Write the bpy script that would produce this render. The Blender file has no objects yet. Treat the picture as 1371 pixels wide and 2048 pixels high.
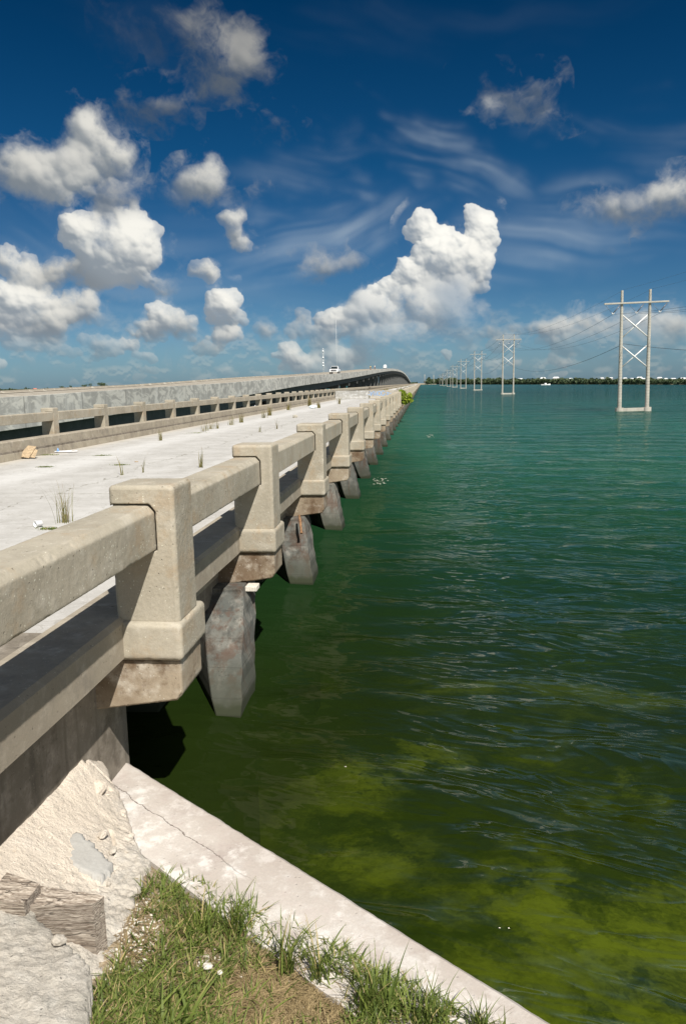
import bpy, bmesh, math, random
import numpy as np
from mathutils import Vector, Matrix
from mathutils import noise as mn
random.seed(7); rng = np.random.default_rng(7)
SC = bpy.context.scene
COL = SC.collection
R = math.radians

# ------------------------------------------------------------------ camera
FPX = 1530.0; CXP = 685.5; CYP = 1024.0; EYE = 2.64
ROLL = R(1.0); PITCH = R(9.470); YAW = R(5.9615)
_c, _s = math.cos(YAW), math.sin(YAW); _cp, _sp = math.cos(PITCH), math.sin(PITCH)
R0 = Vector((_c, _s, 0)); FH = Vector((-_s, _c, 0))
FWD = FH*_cp + Vector((0, 0, -_sp)); U0 = FH*_sp + Vector((0, 0, _cp))
RT = R0*math.cos(ROLL) - U0*math.sin(ROLL); UP = U0*math.cos(ROLL) + R0*math.sin(ROLL)
E0 = Vector((0, 0, EYE))
cd = bpy.data.cameras.new('camera'); cam = bpy.data.objects.new('camera', cd); COL.objects.link(cam)
cd.sensor_fit = 'VERTICAL'; cd.sensor_height = 36.0; cd.lens = 36.0*FPX/2048.0
cd.clip_start = 0.05; cd.clip_end = 30000
M = Matrix((RT, UP, -FWD)).transposed().to_4x4(); M.translation = E0
cam.matrix_world = M
SC.camera = cam
SC.view_settings.view_transform = 'Standard'; SC.view_settings.look = 'None'
SC.view_settings.exposure = 0.50; SC.view_settings.gamma = 1.0
def ray(u, v): return RT*((u-CXP)/FPX) + FWD - UP*((v-CYP)/FPX)
def onZ(u, v, z=0.0):
    r = ray(u, v); return E0 + r*((z-EYE)/r.z)
def onX(u, v, x):
    r = ray(u, v); return E0 + r*(x/r.x)
def onY(u, v, y):
    r = ray(u, v); return E0 + r*(y/r.y)

# ------------------------------------------------------------------ sun
SUN = Vector((0.40, -0.76, 1.0)).normalized()
sl = bpy.data.lights.new('sun', 'SUN'); sl.energy = 5.0; sl.angle = R(0.5); sl.color = (1.0, 0.955, 0.88)
so = bpy.data.objects.new('sun', sl); COL.objects.link(so)
so.rotation_euler = (-SUN).to_track_quat('-Z', 'Y').to_euler()
so.location = (30, -60, 80)

# ------------------------------------------------------------------ node helper
class NT:
    def __init__(s, tree): s.t = tree; s.n = tree.nodes; s.l = tree.links
    def add(s, typ, **kw):
        nd = s.n.new(typ)
        for k, v in kw.items(): setattr(nd, k, v)
        return nd
    def put(s, sock, v):
        if v is None: return
        if isinstance(v, bpy.types.NodeSocket): s.l.new(v, sock)
        else: sock.default_value = v
    def m(s, op, a, b=None, c=None, clamp=False):
        nd = s.add('ShaderNodeMath', operation=op, use_clamp=clamp)
        s.put(nd.inputs[0], a); s.put(nd.inputs[1], b); s.put(nd.inputs[2], c); return nd.outputs[0]
    def v(s, op, a, b=None, out=0):
        nd = s.add('ShaderNodeVectorMath', operation=op)
        s.put(nd.inputs[0], a)
        if b is not None:
            if op == 'SCALE': s.put(nd.inputs[3], b)
            else: s.put(nd.inputs[1], b)
        return nd.outputs[out]
    def noise(s, vec, scale, detail=4, rough=0.55, dist=0.0, out=0, dim='3D'):
        nd = s.add('ShaderNodeTexNoise', noise_dimensions=dim)
        s.put(nd.inputs['Vector'], vec); s.put(nd.inputs['Scale'], scale); s.put(nd.inputs['Detail'], detail)
        s.put(nd.inputs['Roughness'], rough); s.put(nd.inputs['Distortion'], dist); return nd.outputs[out]
    def vor(s, vec, scale, feature='F1', detail=0, rough=0.5, out=0, smooth=None):
        nd = s.add('ShaderNodeTexVoronoi', feature=feature)
        s.put(nd.inputs['Vector'], vec); s.put(nd.inputs['Scale'], scale)
        if detail:
            s.put(nd.inputs['Detail'], detail); s.put(nd.inputs['Roughness'], rough)
        if smooth is not None: s.put(nd.inputs['Smoothness'], smooth)
        return nd.outputs[out]
    def mr(s, x, a, b, c=0.0, d=1.0, smooth=True):
        nd = s.add('ShaderNodeMapRange', interpolation_type='SMOOTHSTEP' if smooth else 'LINEAR')
        s.put(nd.inputs[0], x)
        for i, q in enumerate((a, b, c, d)): s.put(nd.inputs[1+i], q)
        return nd.outputs[0]
    def mix(s, f, a, b, typ='RGBA', blend='MIX'):
        nd = s.add('ShaderNodeMix', data_type=typ)
        if typ == 'RGBA':
            nd.blend_type = blend; s.put(nd.inputs[0], f)
            s.put(nd.inputs[6], a if isinstance(a, bpy.types.NodeSocket) else (*a[:3], 1))
            s.put(nd.inputs[7], b if isinstance(b, bpy.types.NodeSocket) else (*b[:3], 1)); return nd.outputs[2]
        s.put(nd.inputs[0], f); s.put(nd.inputs[2], a); s.put(nd.inputs[3], b); return nd.outputs[0]
    def bump(s, h, strength, dist, normal=None):
        nd = s.add('ShaderNodeBump'); nd.inputs['Strength'].default_value = strength
        nd.inputs['Distance'].default_value = dist; s.put(nd.inputs['Height'], h)
        if normal is not None: s.put(nd.inputs['Normal'], normal)
        return nd.outputs[0]
    def pos(s): return s.add('ShaderNodeNewGeometry').outputs['Position']
    def sep(s, v):
        nd = s.add('ShaderNodeSeparateXYZ'); s.put(nd.inputs[0], v); return nd.outputs
    def comb(s, x, y, z):
        nd = s.add('ShaderNodeCombineXYZ'); s.put(nd.inputs[0], x); s.put(nd.inputs[1], y); s.put(nd.inputs[2], z); return nd.outputs[0]
def newmat(name):
    m = bpy.data.materials.new(name); m.use_nodes = True
    t = NT(m.node_tree); b = m.node_tree.nodes['Principled BSDF']
    return m, t, b

# ------------------------------------------------------------------ world: sky with clouds (by direction)
W = bpy.data.worlds.new('World'); SC.world = W; W.use_nodes = True
try:
    W.cycles.sampling_method = 'MANUAL'; W.cycles.sample_map_resolution = 512
except Exception: pass
w = NT(W.node_tree); W.node_tree.nodes.clear()
sky = w.add('ShaderNodeTexSky', sky_type='NISHITA', sun_disc=False)
sky.sun_elevation = math.asin(SUN.z); sky.sun_rotation = math.atan2(SUN.x, SUN.y)
sky.air_density = 1.0; sky.dust_density = 0.6; sky.ozone_density = 2.5
dirv = w.v('NORMALIZE', w.add('ShaderNodeTexCoord').outputs['Generated'])
dx, dy, dz = w.sep(dirv)
az = w.m('ARCTAN2', dx, dy); el = w.m('ARCSINE', dz)
P0 = w.comb(az, el, 0.0)
def AE(u, v):
    d = ray(u, v).normalized(); return math.atan2(d.x, d.y), math.asin(d.z)
# ---- cloud picture over the sky, computed here: rows are elevation, columns are azimuth
CW, CH = 1920, 1080
AZ0, AZ1, EL0, EL1 = -0.62, 0.66, -0.02, 0.70
crng = np.random.default_rng(11)
def vnoise(sx, sy, seed, warp=None):
    """smooth value noise, sx by sy cells over the picture"""
    g = np.random.default_rng(seed).random((int(sy)+3, int(sx)+3))
    yy, xx = np.mgrid[0:CH, 0:CW]; fx = xx/CW*sx; fy = yy/CH*sy
    if warp is not None:
        fx = np.clip(fx+warp[0]*sx, 0, sx+.999); fy = np.clip(fy+warp[1]*sy, 0, sy+.999)
    ix = fx.astype(int); iy = fy.astype(int); tx = fx-ix; ty = fy-iy; tx = tx*tx*(3-2*tx); ty = ty*ty*(3-2*ty)
    return (g[iy, ix]*(1-tx)+g[iy, ix+1]*tx)*(1-ty)+(g[iy+1, ix]*(1-tx)+g[iy+1, ix+1]*tx)*ty
def fnoise(sx, sy, seed, oct_=6, gain=.55, warp=None):
    o = 0; a = 1; s = 0
    for k in range(oct_): o = o+a*vnoise(sx*2**k, sy*2**k, seed+31*k, warp); s += a; a *= gain
    return o/s
def blur(a, r):
    r = int(r)
    if r < 1: return a
    for _ in range(2):
        for ax in (0, 1):
            p_ = np.pad(a, [(r+1, r) if k == ax else (0, 0) for k in (0, 1)], mode='edge'); c = np.cumsum(p_, ax)
            n = a.shape[ax]
            a = (np.take(c, range(2*r+1, 2*r+1+n), ax)-np.take(c, range(0, n), ax))/(2*r+1)
    return a
def sstep(x, a, b):
    t = np.clip((x-a)/(b-a), 0, 1); return t*t*(3-2*t)
PXR = CW/(AZ1-AZ0)/FPX                     # picture pixels per photo pixel
def cloud_picture(BL, AE):
    T = np.full((CH, CW), -9.0); B = np.zeros((CH, CW)); O = np.zeros((CH, CW)); SO = np.zeros((CH, CW)); VV = np.zeros((CH, CW))
    w1 = (fnoise(26, 15, 5, 4)-.5); w2 = (fnoise(26, 15, 99, 4)-.5); f1 = (fnoise(120, 68, 7, 4)-.5); f2 = (fnoise(120, 68, 77, 4)-.5)
    WX = w1*26*PXR+f1*13*PXR; WY = w2*26*PXR+f2*13*PXR
    def puff(cx, cy, cz, r, asp, b, o, soft, v):
        x0, x1 = int(max(0, cx-r*1.1-18)), int(min(CW, cx+r*1.1+18)); y0, y1 = int(max(0, cy-r*asp*1.1-18)), int(min(CH, cy+r*asp*1.1+18))
        if x1 <= x0 or y1 <= y0: return
        yy, xx = np.mgrid[y0:y1, x0:x1]
        d2 = ((xx+WX[y0:y1, x0:x1]-cx)/r)**2+((yy+WY[y0:y1, x0:x1]-cy)/(r*asp))**2
        h = cz+r*np.sqrt(np.clip(1-d2, 0, 1)); h = np.where(d2 < 1, h, -9)
        t_ = T[y0:y1, x0:x1]; m_ = h > t_
        t_[m_] = h[m_]; B[y0:y1, x0:x1][m_] = b; O[y0:y1, x0:x1][m_] = o; SO[y0:y1, x0:x1][m_] = soft; VV[y0:y1, x0:x1][m_] = v
    for (u, v, ru, rv, br, op, soft) in BL:
        a0, e0 = AE(u, v); cx = (a0-AZ0)/(AZ1-AZ0)*CW; cy = (e0-EL0)/(EL1-EL0)*CH
        rx, ry = ru*PXR, rv*PXR; r0 = min(rx, ry)
        n1 = int(10+ 16*max(rx/ry, ry/rx)*(.6 if soft > .6 else 1))
        for _ in range(n1):
            a = crng.uniform(0, 6.283); q = crng.uniform(0, 1)**.5*.75
            px_, py_ = cx+math.cos(a)*q*rx, cy+math.sin(a)*q*ry
            r1 = r0*crng.uniform(.30, .55)*(1.1-.35*q)
            vv = (py_-cy)/ry
            puff(px_, py_, (1-q*q)*r0*.5, r1, .95, br, op, soft, vv)
            if soft < .6:
              for _k in range(9):
                a2 = crng.uniform(0, 6.283); q2 = crng.uniform(.5, 1.0); r2 = r1*crng.uniform(.16, .42)
                zz = (1-q*q)*r0*.5 + r1*math.sqrt(max(0, 1-q2*q2))*.9
                puff(px_+math.cos(a2)*q2*r1, py_+math.sin(a2)*q2*r1*.95, zz, r2, 1, br, op, soft, vv+(math.sin(a2)*q2*r1)/ry)
    cov = (T > -5).astype(float)
    Ts = np.where(T > -5, T, 0)
    fine = fnoise(170, 96, 41, 5, .62); mid = fnoise(60, 34, 43, 6, .6)
    def norm_blur(a, r): return blur(a*cov, r)/np.maximum(blur(cov, r), 1e-3)
    Bs, Os, Ss, Vs = (norm_blur(q, 12) for q in (B, O, SO, VV))
    # soft and crisp cover
    a_c = blur(cov, 1); a_m = blur(cov, 5); a_s = blur(cov, 14)
    edge_c = sstep(a_c*.45+a_m*.55+(fine-.5)*.40, .36, .66)
    edge_s = sstep(a_s*.80+a_m*.20+(mid-.5)*.95+(fine-.5)*.35, .30, 1.02)
    wn_ = fnoise(34, 22, 71, 7, .62, warp=(w1*.02+f1*.006, w2*.03+f2*.006))
    edge_w = sstep(blur(cov, 26)*.95+(wn_-.5)*1.9, .20, 1.25)
    kw = sstep(blur(np.where(cov > 0, Ss, .95), 16), .84, .97)
    alpha = edge_c*(1-Ss)+edge_s*Ss
    alpha = alpha*(1-kw)+edge_w*kw
    alpha *= Os
    def shade(rad, str_):
        h = blur(Ts+ ((fine-.5)*7+(mid-.5)*9)*PXR, rad); gy, gx = np.gradient(h)
        nx, ny, nz = -gx*str_, -gy*str_, 1.0
        L = np.array((.50, .72, .48)); L = L/np.linalg.norm(L)
        return (nx*L[0]+ny*L[1]+nz*L[2])/np.sqrt(nx*nx+ny*ny+1)
    s_f, s_m, s_l = shade(1, .75), shade(4, 1.0), shade(16, 1.5)
    crispL = .30*s_f+.40*s_m+.40*s_l; softL = .10*s_f+.30*s_m+.65*s_l
    lit = crispL*(1-Ss)+softL*Ss
    lit = lit*.92 + .24*Vs + (mid-.5)*.30
    lit = sstep(lit, -.12, 1.0)
    dk = np.array((.27, .31, .35)); lt = np.array((.92, .90, .83))
    col = dk*(1-lit[..., None])+lt*lit[..., None]
    col = col*Bs[..., None]
    g1 = fnoise(5, 3, 15, 3)-.5; g2 = fnoise(5, 3, 19, 3)-.5
    # thin high cloud -------------------------------------------------
    yy, xx = np.mgrid[0:CH, 0:CW].astype(float)
    def blobmask(lst):
        acc = np.zeros((CH, CW))
        for (u, v, ru, rv, rot, k) in lst:
            a0, e0 = AE(u, v); cx = (a0-AZ0)/(AZ1-AZ0)*CW; cy = (e0-EL0)/(EL1-EL0)*CH
            X_ = (xx-cx+w1*90)/PXR; Y_ = (yy-cy+w2*90)/PXR
            c_, s_ = math.cos(rot), math.sin(rot)
            d = np.sqrt(((X_*c_+Y_*s_)/ru)**2+((-X_*s_+Y_*c_)/rv)**2)
            acc = np.maximum(acc, k*sstep(d, 1.15, .1))
        return acc
    def streaks(rot, lx, ly, seed, wamp=.03):
        c_, s_ = math.cos(rot), math.sin(rot)
        X_ = (xx*c_+yy*s_)/lx+g1*1.6; Y_ = (-xx*s_+yy*c_)/ly+g2*5.0+w2*.35
        o = 0; a = 1; s = 0
        for k in range(6):
            g = np.random.default_rng(seed+k).random((256, 256)); f = 2**k
            fx, fy = X_*f, Y_*f; ix, iy = np.floor(fx).astype(int), np.floor(fy).astype(int); tx, ty = fx-ix, fy-iy; tx = tx*tx*(3-2*tx); ty = ty*ty*(3-2*ty)
            ix %= 256; iy %= 256; ix2 = (ix+1) % 256; iy2 = (iy+1) % 256
            o = o+a*((g[iy, ix]*(1-tx)+g[iy, ix2]*tx)*(1-ty)+(g[iy2, ix]*(1-tx)+g[iy2, ix2]*tx)*ty); s += a; a *= .60
        return o/s
    ci = np.zeros((CH, CW))
    for rot, lx, ly, seed, lst, lo, hi in CIR:
        ci = np.maximum(ci, sstep(streaks(rot, lx, ly, seed), lo, hi)*blobmask(lst))
    # low distant cloud bank
    el_ = EL0+(yy/CH)*(EL1-EL0)
    lown = fnoise(70, 70, 61, 6, .58); lowl = np.roll(lown, -5, 0)
    lowa = sstep(blur(lown, 2), .45, .68)*sstep(el_, .115, .04)*sstep(el_, -.01, .015)*.22
    lg = np.clip((lown-lowl)*9+.55, 0, 1)[..., None]
    lowc = np.array((.21, .28, .345))*(1-lg)+np.array((.60, .60, .55))*lg
    # composite to premixed colour + alpha
    veil = np.array((.50, .58, .64))
    A1 = (blur(ci, 2)*.65+blur(ci, 7)*.35)*.60; C = veil*np.ones((CH, CW, 1)); A_o = A1; P_ = C*A1[..., None]
    P_ = P_*(1-lowa[..., None])+lowc*lowa[..., None]; A_o = A_o*(1-lowa)+lowa
    P_ = P_*(1-alpha[..., None])+col*alpha[..., None]; A_o = A_o*(1-alpha)+alpha
    C = P_/np.maximum(A_o, 1e-4)[..., None]
    return np.concatenate([C, A_o[..., None]], -1).astype(np.float32)
CIR = [(-.42, 260, 26, 201, [(870,305,210,50,-.42,.95),(735,400,100,26,-.75,.55),(1150,250,130,26,-.1,.25)], .38, .84),
       (.25, 300, 24, 301, [(640,470,220,80,.28,.85),(520,520,200,60,.2,.5),(760,440,90,40,.5,.5)], .34, .82),
       (-.12, 300, 30, 401, [(620,330,170,46,.1,.42),(560,425,110,26,-.1,.45),(1080,470,240,100,.1,.75),(1000,540,260,50,.0,.3),(1320,280,120,60,-.2,.35),(200,560,460,150,.0,.30),(1250,480,190,50,.05,.45),(700,60,600,60,0,.05)], .34, .84)]
# u, v, ru, rv in photo pixels, brightness, opacity, softness
BL = [
 (172,262,44,44,0.83,1,.82),(215,312,58,40,0.82,1,.82),(120,318,70,44,0.8,1,.82),(40,345,60,44,0.78,1,.82),(75,378,80,30,.80,1,.8),(235,398,56,34,.62,.75,.9),(130,360,80,40,.84,1,.8),
 (232,500,105,60,1.02,1,.35),(285,470,52,44,1.02,1,.3),(170,470,46,42,1.0,1,.3),(120,545,90,32,.72,1,.8),(38,532,46,36,.92,1,.5),(210,560,110,22,.80,1,.7),(330,570,40,20,.75,.8,.9),(215,440,70,20,.7,.7,.9),
 (398,362,54,42,.74,.95,.8),(430,338,28,26,.80,.95,.7),(350,392,44,20,.6,.7,.95),(490,390,36,16,.6,.5,1),
 (465,446,30,28,.85,.95,.6),(480,488,26,16,.85,.9,.6),(408,541,38,28,.86,1,.55),
 (450,612,42,32,1.05,1,.25),(455,636,50,20,.88,1,.5),(450,672,46,18,.9,.95,.5),
 (345,640,60,30,.92,.95,.5),(318,622,34,18,1.05,.95,.3),(300,662,56,16,.80,.9,.7),(370,655,40,22,.7,.8,.8),
 (38,605,56,38,1.05,1,.35),(22,655,60,24,.95,1,.5),(100,648,70,30,.84,1,.65),(165,618,48,28,.85,.95,.7),(190,642,34,14,.75,.7,.8),(15,590,36,28,1.05,1,.35),(80,600,40,30,.9,1,.6),
 (655,538,86,20,.64,.85,.9),(600,550,46,16,.6,.6,1),(710,525,34,18,.66,.8,.85),
 (838,438,28,20,1.12,1,.1),(846,462,42,24,1.12,1,.1),(880,480,34,26,1.12,1,.1),(952,436,36,20,1.12,1,.1),(955,466,34,30,1.12,1,.12),(972,490,20,30,1.1,1,.15),(884,520,76,42,1.12,1,.15),(820,548,56,32,1.12,1,.12),(775,578,44,22,1.12,1,.12),(936,530,46,48,1.06,1,.25),(900,570,84,34,.98,.95,.5),(745,580,20,14,1.12,1,.15),
 (672,636,46,24,1.0,.97,.3),(690,662,60,24,.88,.8,.6),(760,630,90,44,.95,.80,.85),(850,615,95,50,.95,.85,.9),(905,620,50,70,.90,.5,.95),(790,680,110,50,.85,.55,.95),
 (722,603,38,11,.50,.9,.7),(860,583,36,17,.50,.9,.7),(740,588,20,6,.52,.8,.8),
 (605,634,18,20,.72,.85,.6),(608,655,26,8,.6,.7,.9),(530,660,28,14,.75,.7,.7),(580,712,40,24,.92,.85,.4),(615,730,50,18,.88,.7,.5),(690,712,64,22,.86,.7,.6),(650,738,70,14,.85,.6,.6),(742,720,30,18,.8,.6,.6),(890,706,14,12,.9,.8,.3),
 (240,692,50,11,.85,.85,.4),(215,700,30,8,.7,.7,.6),(178,684,36,10,.8,.7,.5),(60,680,80,12,.78,.75,.7),(300,720,16,10,.8,.7,.4),(290,742,30,8,.7,.5,.6),(140,712,24,8,.75,.6,.5),(90,705,40,8,.72,.6,.6),(130,735,30,8,.7,.4,.7),
 (1285,412,110,28,.70,.9,.9),(1345,388,76,32,.80,.9,.8),(1190,430,60,14,.7,.55,1),(1212,503,20,9,.42,.7,.8),(1330,430,60,14,.6,.7,.9),
 (450,112,80,60,.46,.8,1),(495,130,50,46,.48,.8,1),(400,70,60,40,.40,.6,1),(310,205,90,38,.40,.65,1),(485,75,34,30,.40,.5,1),(545,243,70,18,.46,.6,1),(325,62,40,34,.30,.25,1),(225,50,24,40,.25,.2,1),
 (1010,218,60,18,.80,.8,.9),(985,228,50,10,.8,.6,1),(1060,186,50,36,.55,.5,1),(1100,240,60,14,.6,.7,1),(960,165,60,14,.4,.4,1),
 (1180,640,150,14,.86,1,.8),(1110,650,110,16,.80,.85,.82),(1300,648,130,22,.84,.9,.82),(1220,672,160,18,.70,.6,.85),(985,658,44,12,.62,.8,.8),(1250,690,160,30,.6,.35,1),
 (1172,652,34,14,.36,.8,.7),(1345,662,50,22,.42,.75,.7),(1360,645,20,14,.42,.7,.7),(1125,728,26,10,.82,.6,.4),(1100,715,10,12,.8,.5,.4),(1230,700,60,14,.55,.4,.9),
]

BL = [(a, b_, c, d*1.04, e, f, g if g > .86 else min(.85, g+.12)) for a, b_, c, d, e, f, g in BL]
BL = [(a, b_, c*(.88 if a < 420 and b_ < 580 else (.88 if 760 < a < 1000 and e > 1 else 1)), d*(.90 if a < 420 and b_ < 580 else 1), e, f, g) for a, b_, c, d, e, f, g in BL]
_lr = np.random.default_rng(23)
for _ in range(85):
    v_ = 762-_lr.uniform(0, 1)**1.4*105; u_ = _lr.uniform(-40, 1400); w__ = _lr.uniform(8, 34)*(.45+(762-v_)/90)
    if 760 < u_ < 940 and v_ > 640: continue
    BL.insert(0, (u_, v_+ (8 if u_ < 500 else 0), w__, w__*_lr.uniform(.25, .5), _lr.uniform(.62, .92), _lr.uniform(.25, .6), _lr.uniform(.35, .85)))

IMG = bpy.data.images.new('clouds', CW, CH, alpha=True, float_buffer=True)
IMG.colorspace_settings.name = 'Non-Color'; IMG.alpha_mode = 'CHANNEL_PACKED'
IMG.pixels.foreach_set(cloud_picture(BL, AE).ravel()); IMG.update()
it = w.add('ShaderNodeTexImage', image=IMG, extension='MIRROR', interpolation='Linear')
w.put(it.inputs[0], w.comb(w.mr(az, AZ0, AZ1, 0, 1, False), w.mr(el, EL0, EL1, 0, 1, False), 0))
for nd in w.n:
    if nd.bl_idname == 'ShaderNodeMapRange': nd.clamp = False
# blue of a polarised sky, brighter towards the horizon
pol = w.add('ShaderNodeValToRGB'); pe_ = pol.color_ramp.elements      # polarising filter: deep blue overhead
pe_[0].position = 0.0; pe_[0].color = (.26,.41,.62,1); pe_[1].position = 1.0; pe_[1].color = (.004,.075,.135,1)
for a_, c_ in ((.075,(.24,.385,.545)),(.18,(.128,.272,.41)),(.42,(.027,.182,.306)),(.70,(.003,.120,.216))):
    e_ = pe_.new(a_); e_.color = (*c_, 1)
w.put(pol.inputs[0], w.m('DIVIDE', el, 0.62))
away = w.mr(w.v('DOT_PRODUCT', dirv, tuple(FH), out=1), 0.62, 0.15)   # filter fades away from the view; brighter, warmer sky added there as fill
skyc = w.v('MULTIPLY', sky.outputs[0], w.mix(away, pol.outputs[0], (.86,.78,.66)))
SKYK = 0.105
skyc = w.v('SCALE', skyc, SKYK*0.87)
# cloud colours are in display units; the Background multiplies by SKYK
out = w.mix(it.outputs[1], skyc, w.v('SCALE', it.outputs[0], 1/1.414))
bg = w.add('ShaderNodeBackground'); w.put(bg.inputs[0], w.v('SCALE', out, 1.0/SKYK)); bg.inputs[1].default_value = SKYK
wo = w.add('ShaderNodeOutputWorld'); w.l.new(bg.outputs[0], wo.inputs[0])

# ------------------------------------------------------------------ mesh helper
class MB:
    def __init__(s): s.v = []; s.f = []; s.mi = []; s.sm = []
    def add(s, vs, fs, mi=0, smooth=False):
        o = len(s.v); s.v += [tuple(q) for q in vs]
        for f in fs: s.f.append([i+o for i in f]); s.mi.append(mi); s.sm.append(smooth)
    def box(s, x0, x1, y0, y1, z0, z1, mi=0):
        s.add([(x0,y0,z0),(x1,y0,z0),(x1,y1,z0),(x0,y1,z0),(x0,y0,z1),(x1,y0,z1),(x1,y1,z1),(x0,y1,z1)],
              [(0,3,2,1),(4,5,6,7),(0,1,5,4),(1,2,6,5),(2,3,7,6),(3,0,4,7)], mi)
    def loft(s, secs, mi=0, smooth=False, caps=True, closed=True):
        n = len(secs[0]); vs = [p for q in secs for p in q]; fs = []
        for i in range(len(secs)-1):
            for j in range(n if closed else n-1):
                k = (j+1) % n
                fs.append((i*n+j, i*n+k, (i+1)*n+k, (i+1)*n+j))
        if caps and closed: fs.append(tuple(range(n))[::-1]); fs.append(tuple((len(secs)-1)*n+j for j in range(n)))
        s.add(vs, fs, mi, smooth)
    def tube(s, pts, rad, n=8, mi=0, smooth=True):
        pts = [Vector(p) for p in pts]; secs = []
        if not hasattr(rad, '__len__'): rad = [rad]*len(pts)
        for i, p in enumerate(pts):
            t = (pts[min(i+1, len(pts)-1)] - pts[max(i-1, 0)]).normalized()
            a = t.orthogonal().normalized() if i == 0 else (a - t*a.dot(t)).normalized()
            b = t.cross(a)
            secs.append([p + (a*math.cos(2*math.pi*k/n) + b*math.sin(2*math.pi*k/n))*rad[i] for k in range(n)])
        s.loft(secs, mi, smooth)
    def prism(s, poly, axis, a, b, mi=0):
        def P(q, c): return (c, q[0], q[1]) if axis == 'x' else ((q[0], c, q[1]) if axis == 'y' else (q[0], q[1], c))
        s.loft([[P(q, a) for q in poly], [P(q, b) for q in poly]], mi)
    def build(s, name, mats, parent=None, bevel=0, seg=1, fix=True, fast=False):
        me = bpy.data.meshes.new(name); me.from_pydata(s.v, [], s.f); me.update()
        if not isinstance(mats, (list, tuple)): mats = [mats]
        for m in mats: me.materials.append(m)
        me.polygons.foreach_set('material_index', s.mi); me.polygons.foreach_set('use_smooth', s.sm)
        if fix or bevel:
            bm = bmesh.new(); bm.from_mesh(me)
            if fix: bmesh.ops.recalc_face_normals(bm, faces=bm.faces)
            if bevel:
                es = [e for e in bm.edges if len(e.link_faces) == 2 and e.calc_face_angle(0) > 0.5]
                bmesh.ops.bevel(bm, geom=es, offset=bevel, segments=seg, profile=0.5, affect='EDGES', clamp_overlap=True)
            bm.to_mesh(me); bm.free()
        o = bpy.data.objects.new(name, me); COL.objects.link(o)
        if parent: o.parent = parent
        return o
def tag(o, label=None, cat=None, group=None, kind=None):
    if label: o['label'] = label
    if cat: o['category'] = cat
    if group: o['group'] = group
    if kind: o['kind'] = kind
    return o
def empty(name, loc=(0,0,0), rz=0):
    o = bpy.data.objects.new(name, None); COL.objects.link(o); o.location = loc; o.rotation_euler.z = rz
    o.empty_display_size = 0.3; return o
def copy_tree(o, parent=None):
    c = o.copy(); COL.objects.link(c); c.parent = parent
    for ch in [q for q in list(COL.objects) if q.parent == o]: copy_tree(ch, c)
    return c

# ------------------------------------------------------------------ materials
def concrete(name, base, dark, light, bd=.004, stain=None, stain_amt=0.4, specks=0.5, pits=1.0, sc=1.0, bump=1.0, rough=0.9, streaks=0.0, joints=None):
    m, t, b = newmat(name)
    p = t.pos()
    big = t.noise(p, 1.3*sc, 5, 0.6); mid = t.noise(p, 7*sc, 6, 0.65); fine = t.noise(p, 90*sc, 5, 0.7); grit = t.noise(p, 420*sc, 2, 0.6)
    col = t.mix(t.mr(big, 0.35, 0.68), dark, base)
    col = t.mix(t.mr(mid, 0.48, 0.78), col, light)
    if stain:
        col = t.mix(t.m('MULTIPLY', t.mr(t.noise(t.v('ADD', p, (9, 4, 1)), 3.1*sc, 8, 0.72), 0.50, 0.66), stain_amt), col, stain)
    if streaks:
        st = t.noise(t.v('MULTIPLY', p, (1.0, 1.0, 0.08)), 11.0, 5, 0.6)
        col = t.mix(t.m('MULTIPLY', t.mr(st, 0.5, 0.75), streaks), col, tuple(c*0.35 for c in dark))
    col = t.mix(t.m('MULTIPLY', t.mr(fine, 0.3, 0.7), 0.30), t.v('SCALE', col, 0.80), t.v('SCALE', col, 1.12), )
    col = t.mix(t.m('MULTIPLY', t.mr(grit, 0.35, 0.65), 0.35), t.v('SCALE', col, 0.85), t.v('SCALE', col, 1.12))
    h = t.m('ADD', t.m('MULTIPLY', fine, 0.6), t.m('MULTIPLY', grit, 0.25))
    if specks:
        ps = t.v('ADD', p, t.v('SCALE', t.noise(p, 90, 2, out=1), 0.010))
        d = t.vor(ps, 95.0, 'F1'); sel = t.vor(ps, 95.0, 'F1', out=1)
        sr = t.sep(sel)[0]
        area = t.mr(t.noise(t.v('ADD', p, (2, 8, 5)), 5.5, 5, 0.7), 0.45, 0.72, 0.992, 0.84)
        sm = t.m('MULTIPLY', t.mr(d, 0.40, 0.28), t.m('GREATER_THAN', sr, area))
        col = t.mix(t.m('MULTIPLY', sm, specks*.6), col, tuple(min(0.75, c*1.5) for c in light))
    if pits:
        d2 = t.vor(t.v('ADD', p, (5, 5, 5)), 34.0, 'F1'); s2 = t.sep(t.vor(t.v('ADD', p, (5, 5, 5)), 34.0, 'F1', out=1))[1]
        pm = t.m('MULTIPLY', t.mr(d2, 0.20, 0.12), t.m('GREATER_THAN', s2, 0.80))
        col = t.mix(t.m('MULTIPLY', pm, 0.55*pits), col, tuple(c*0.3 for c in dark))
        h = t.m('SUBTRACT', h, t.m('MULTIPLY', pm, 1.2*pits))
    h = t.m('ADD', h, t.m('MULTIPLY', mid, 1.0))
    if joints: col, h = joints(t, p, col, h)
    t.put(b.inputs['Base Color'], col); b.inputs['Roughness'].default_value = rough
    b.inputs['Specular IOR Level'].default_value = 0.25
    t.put(b.inputs['Normal'], t.bump(h, 0.55*bump, bd))
    return m
M_RAIL = concrete('rail_concrete', (.48,.43,.34), (.38,.34,.265), (.55,.50,.41), stain=(.42,.30,.18), stain_amt=.45, streaks=.12, specks=.8, bump=1.2)
M_CURB = concrete('curb_concrete', (.46,.405,.31), (.36,.31,.24), (.54,.48,.39), stain=(.22,.195,.165), stain_amt=.45, specks=.5)
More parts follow.
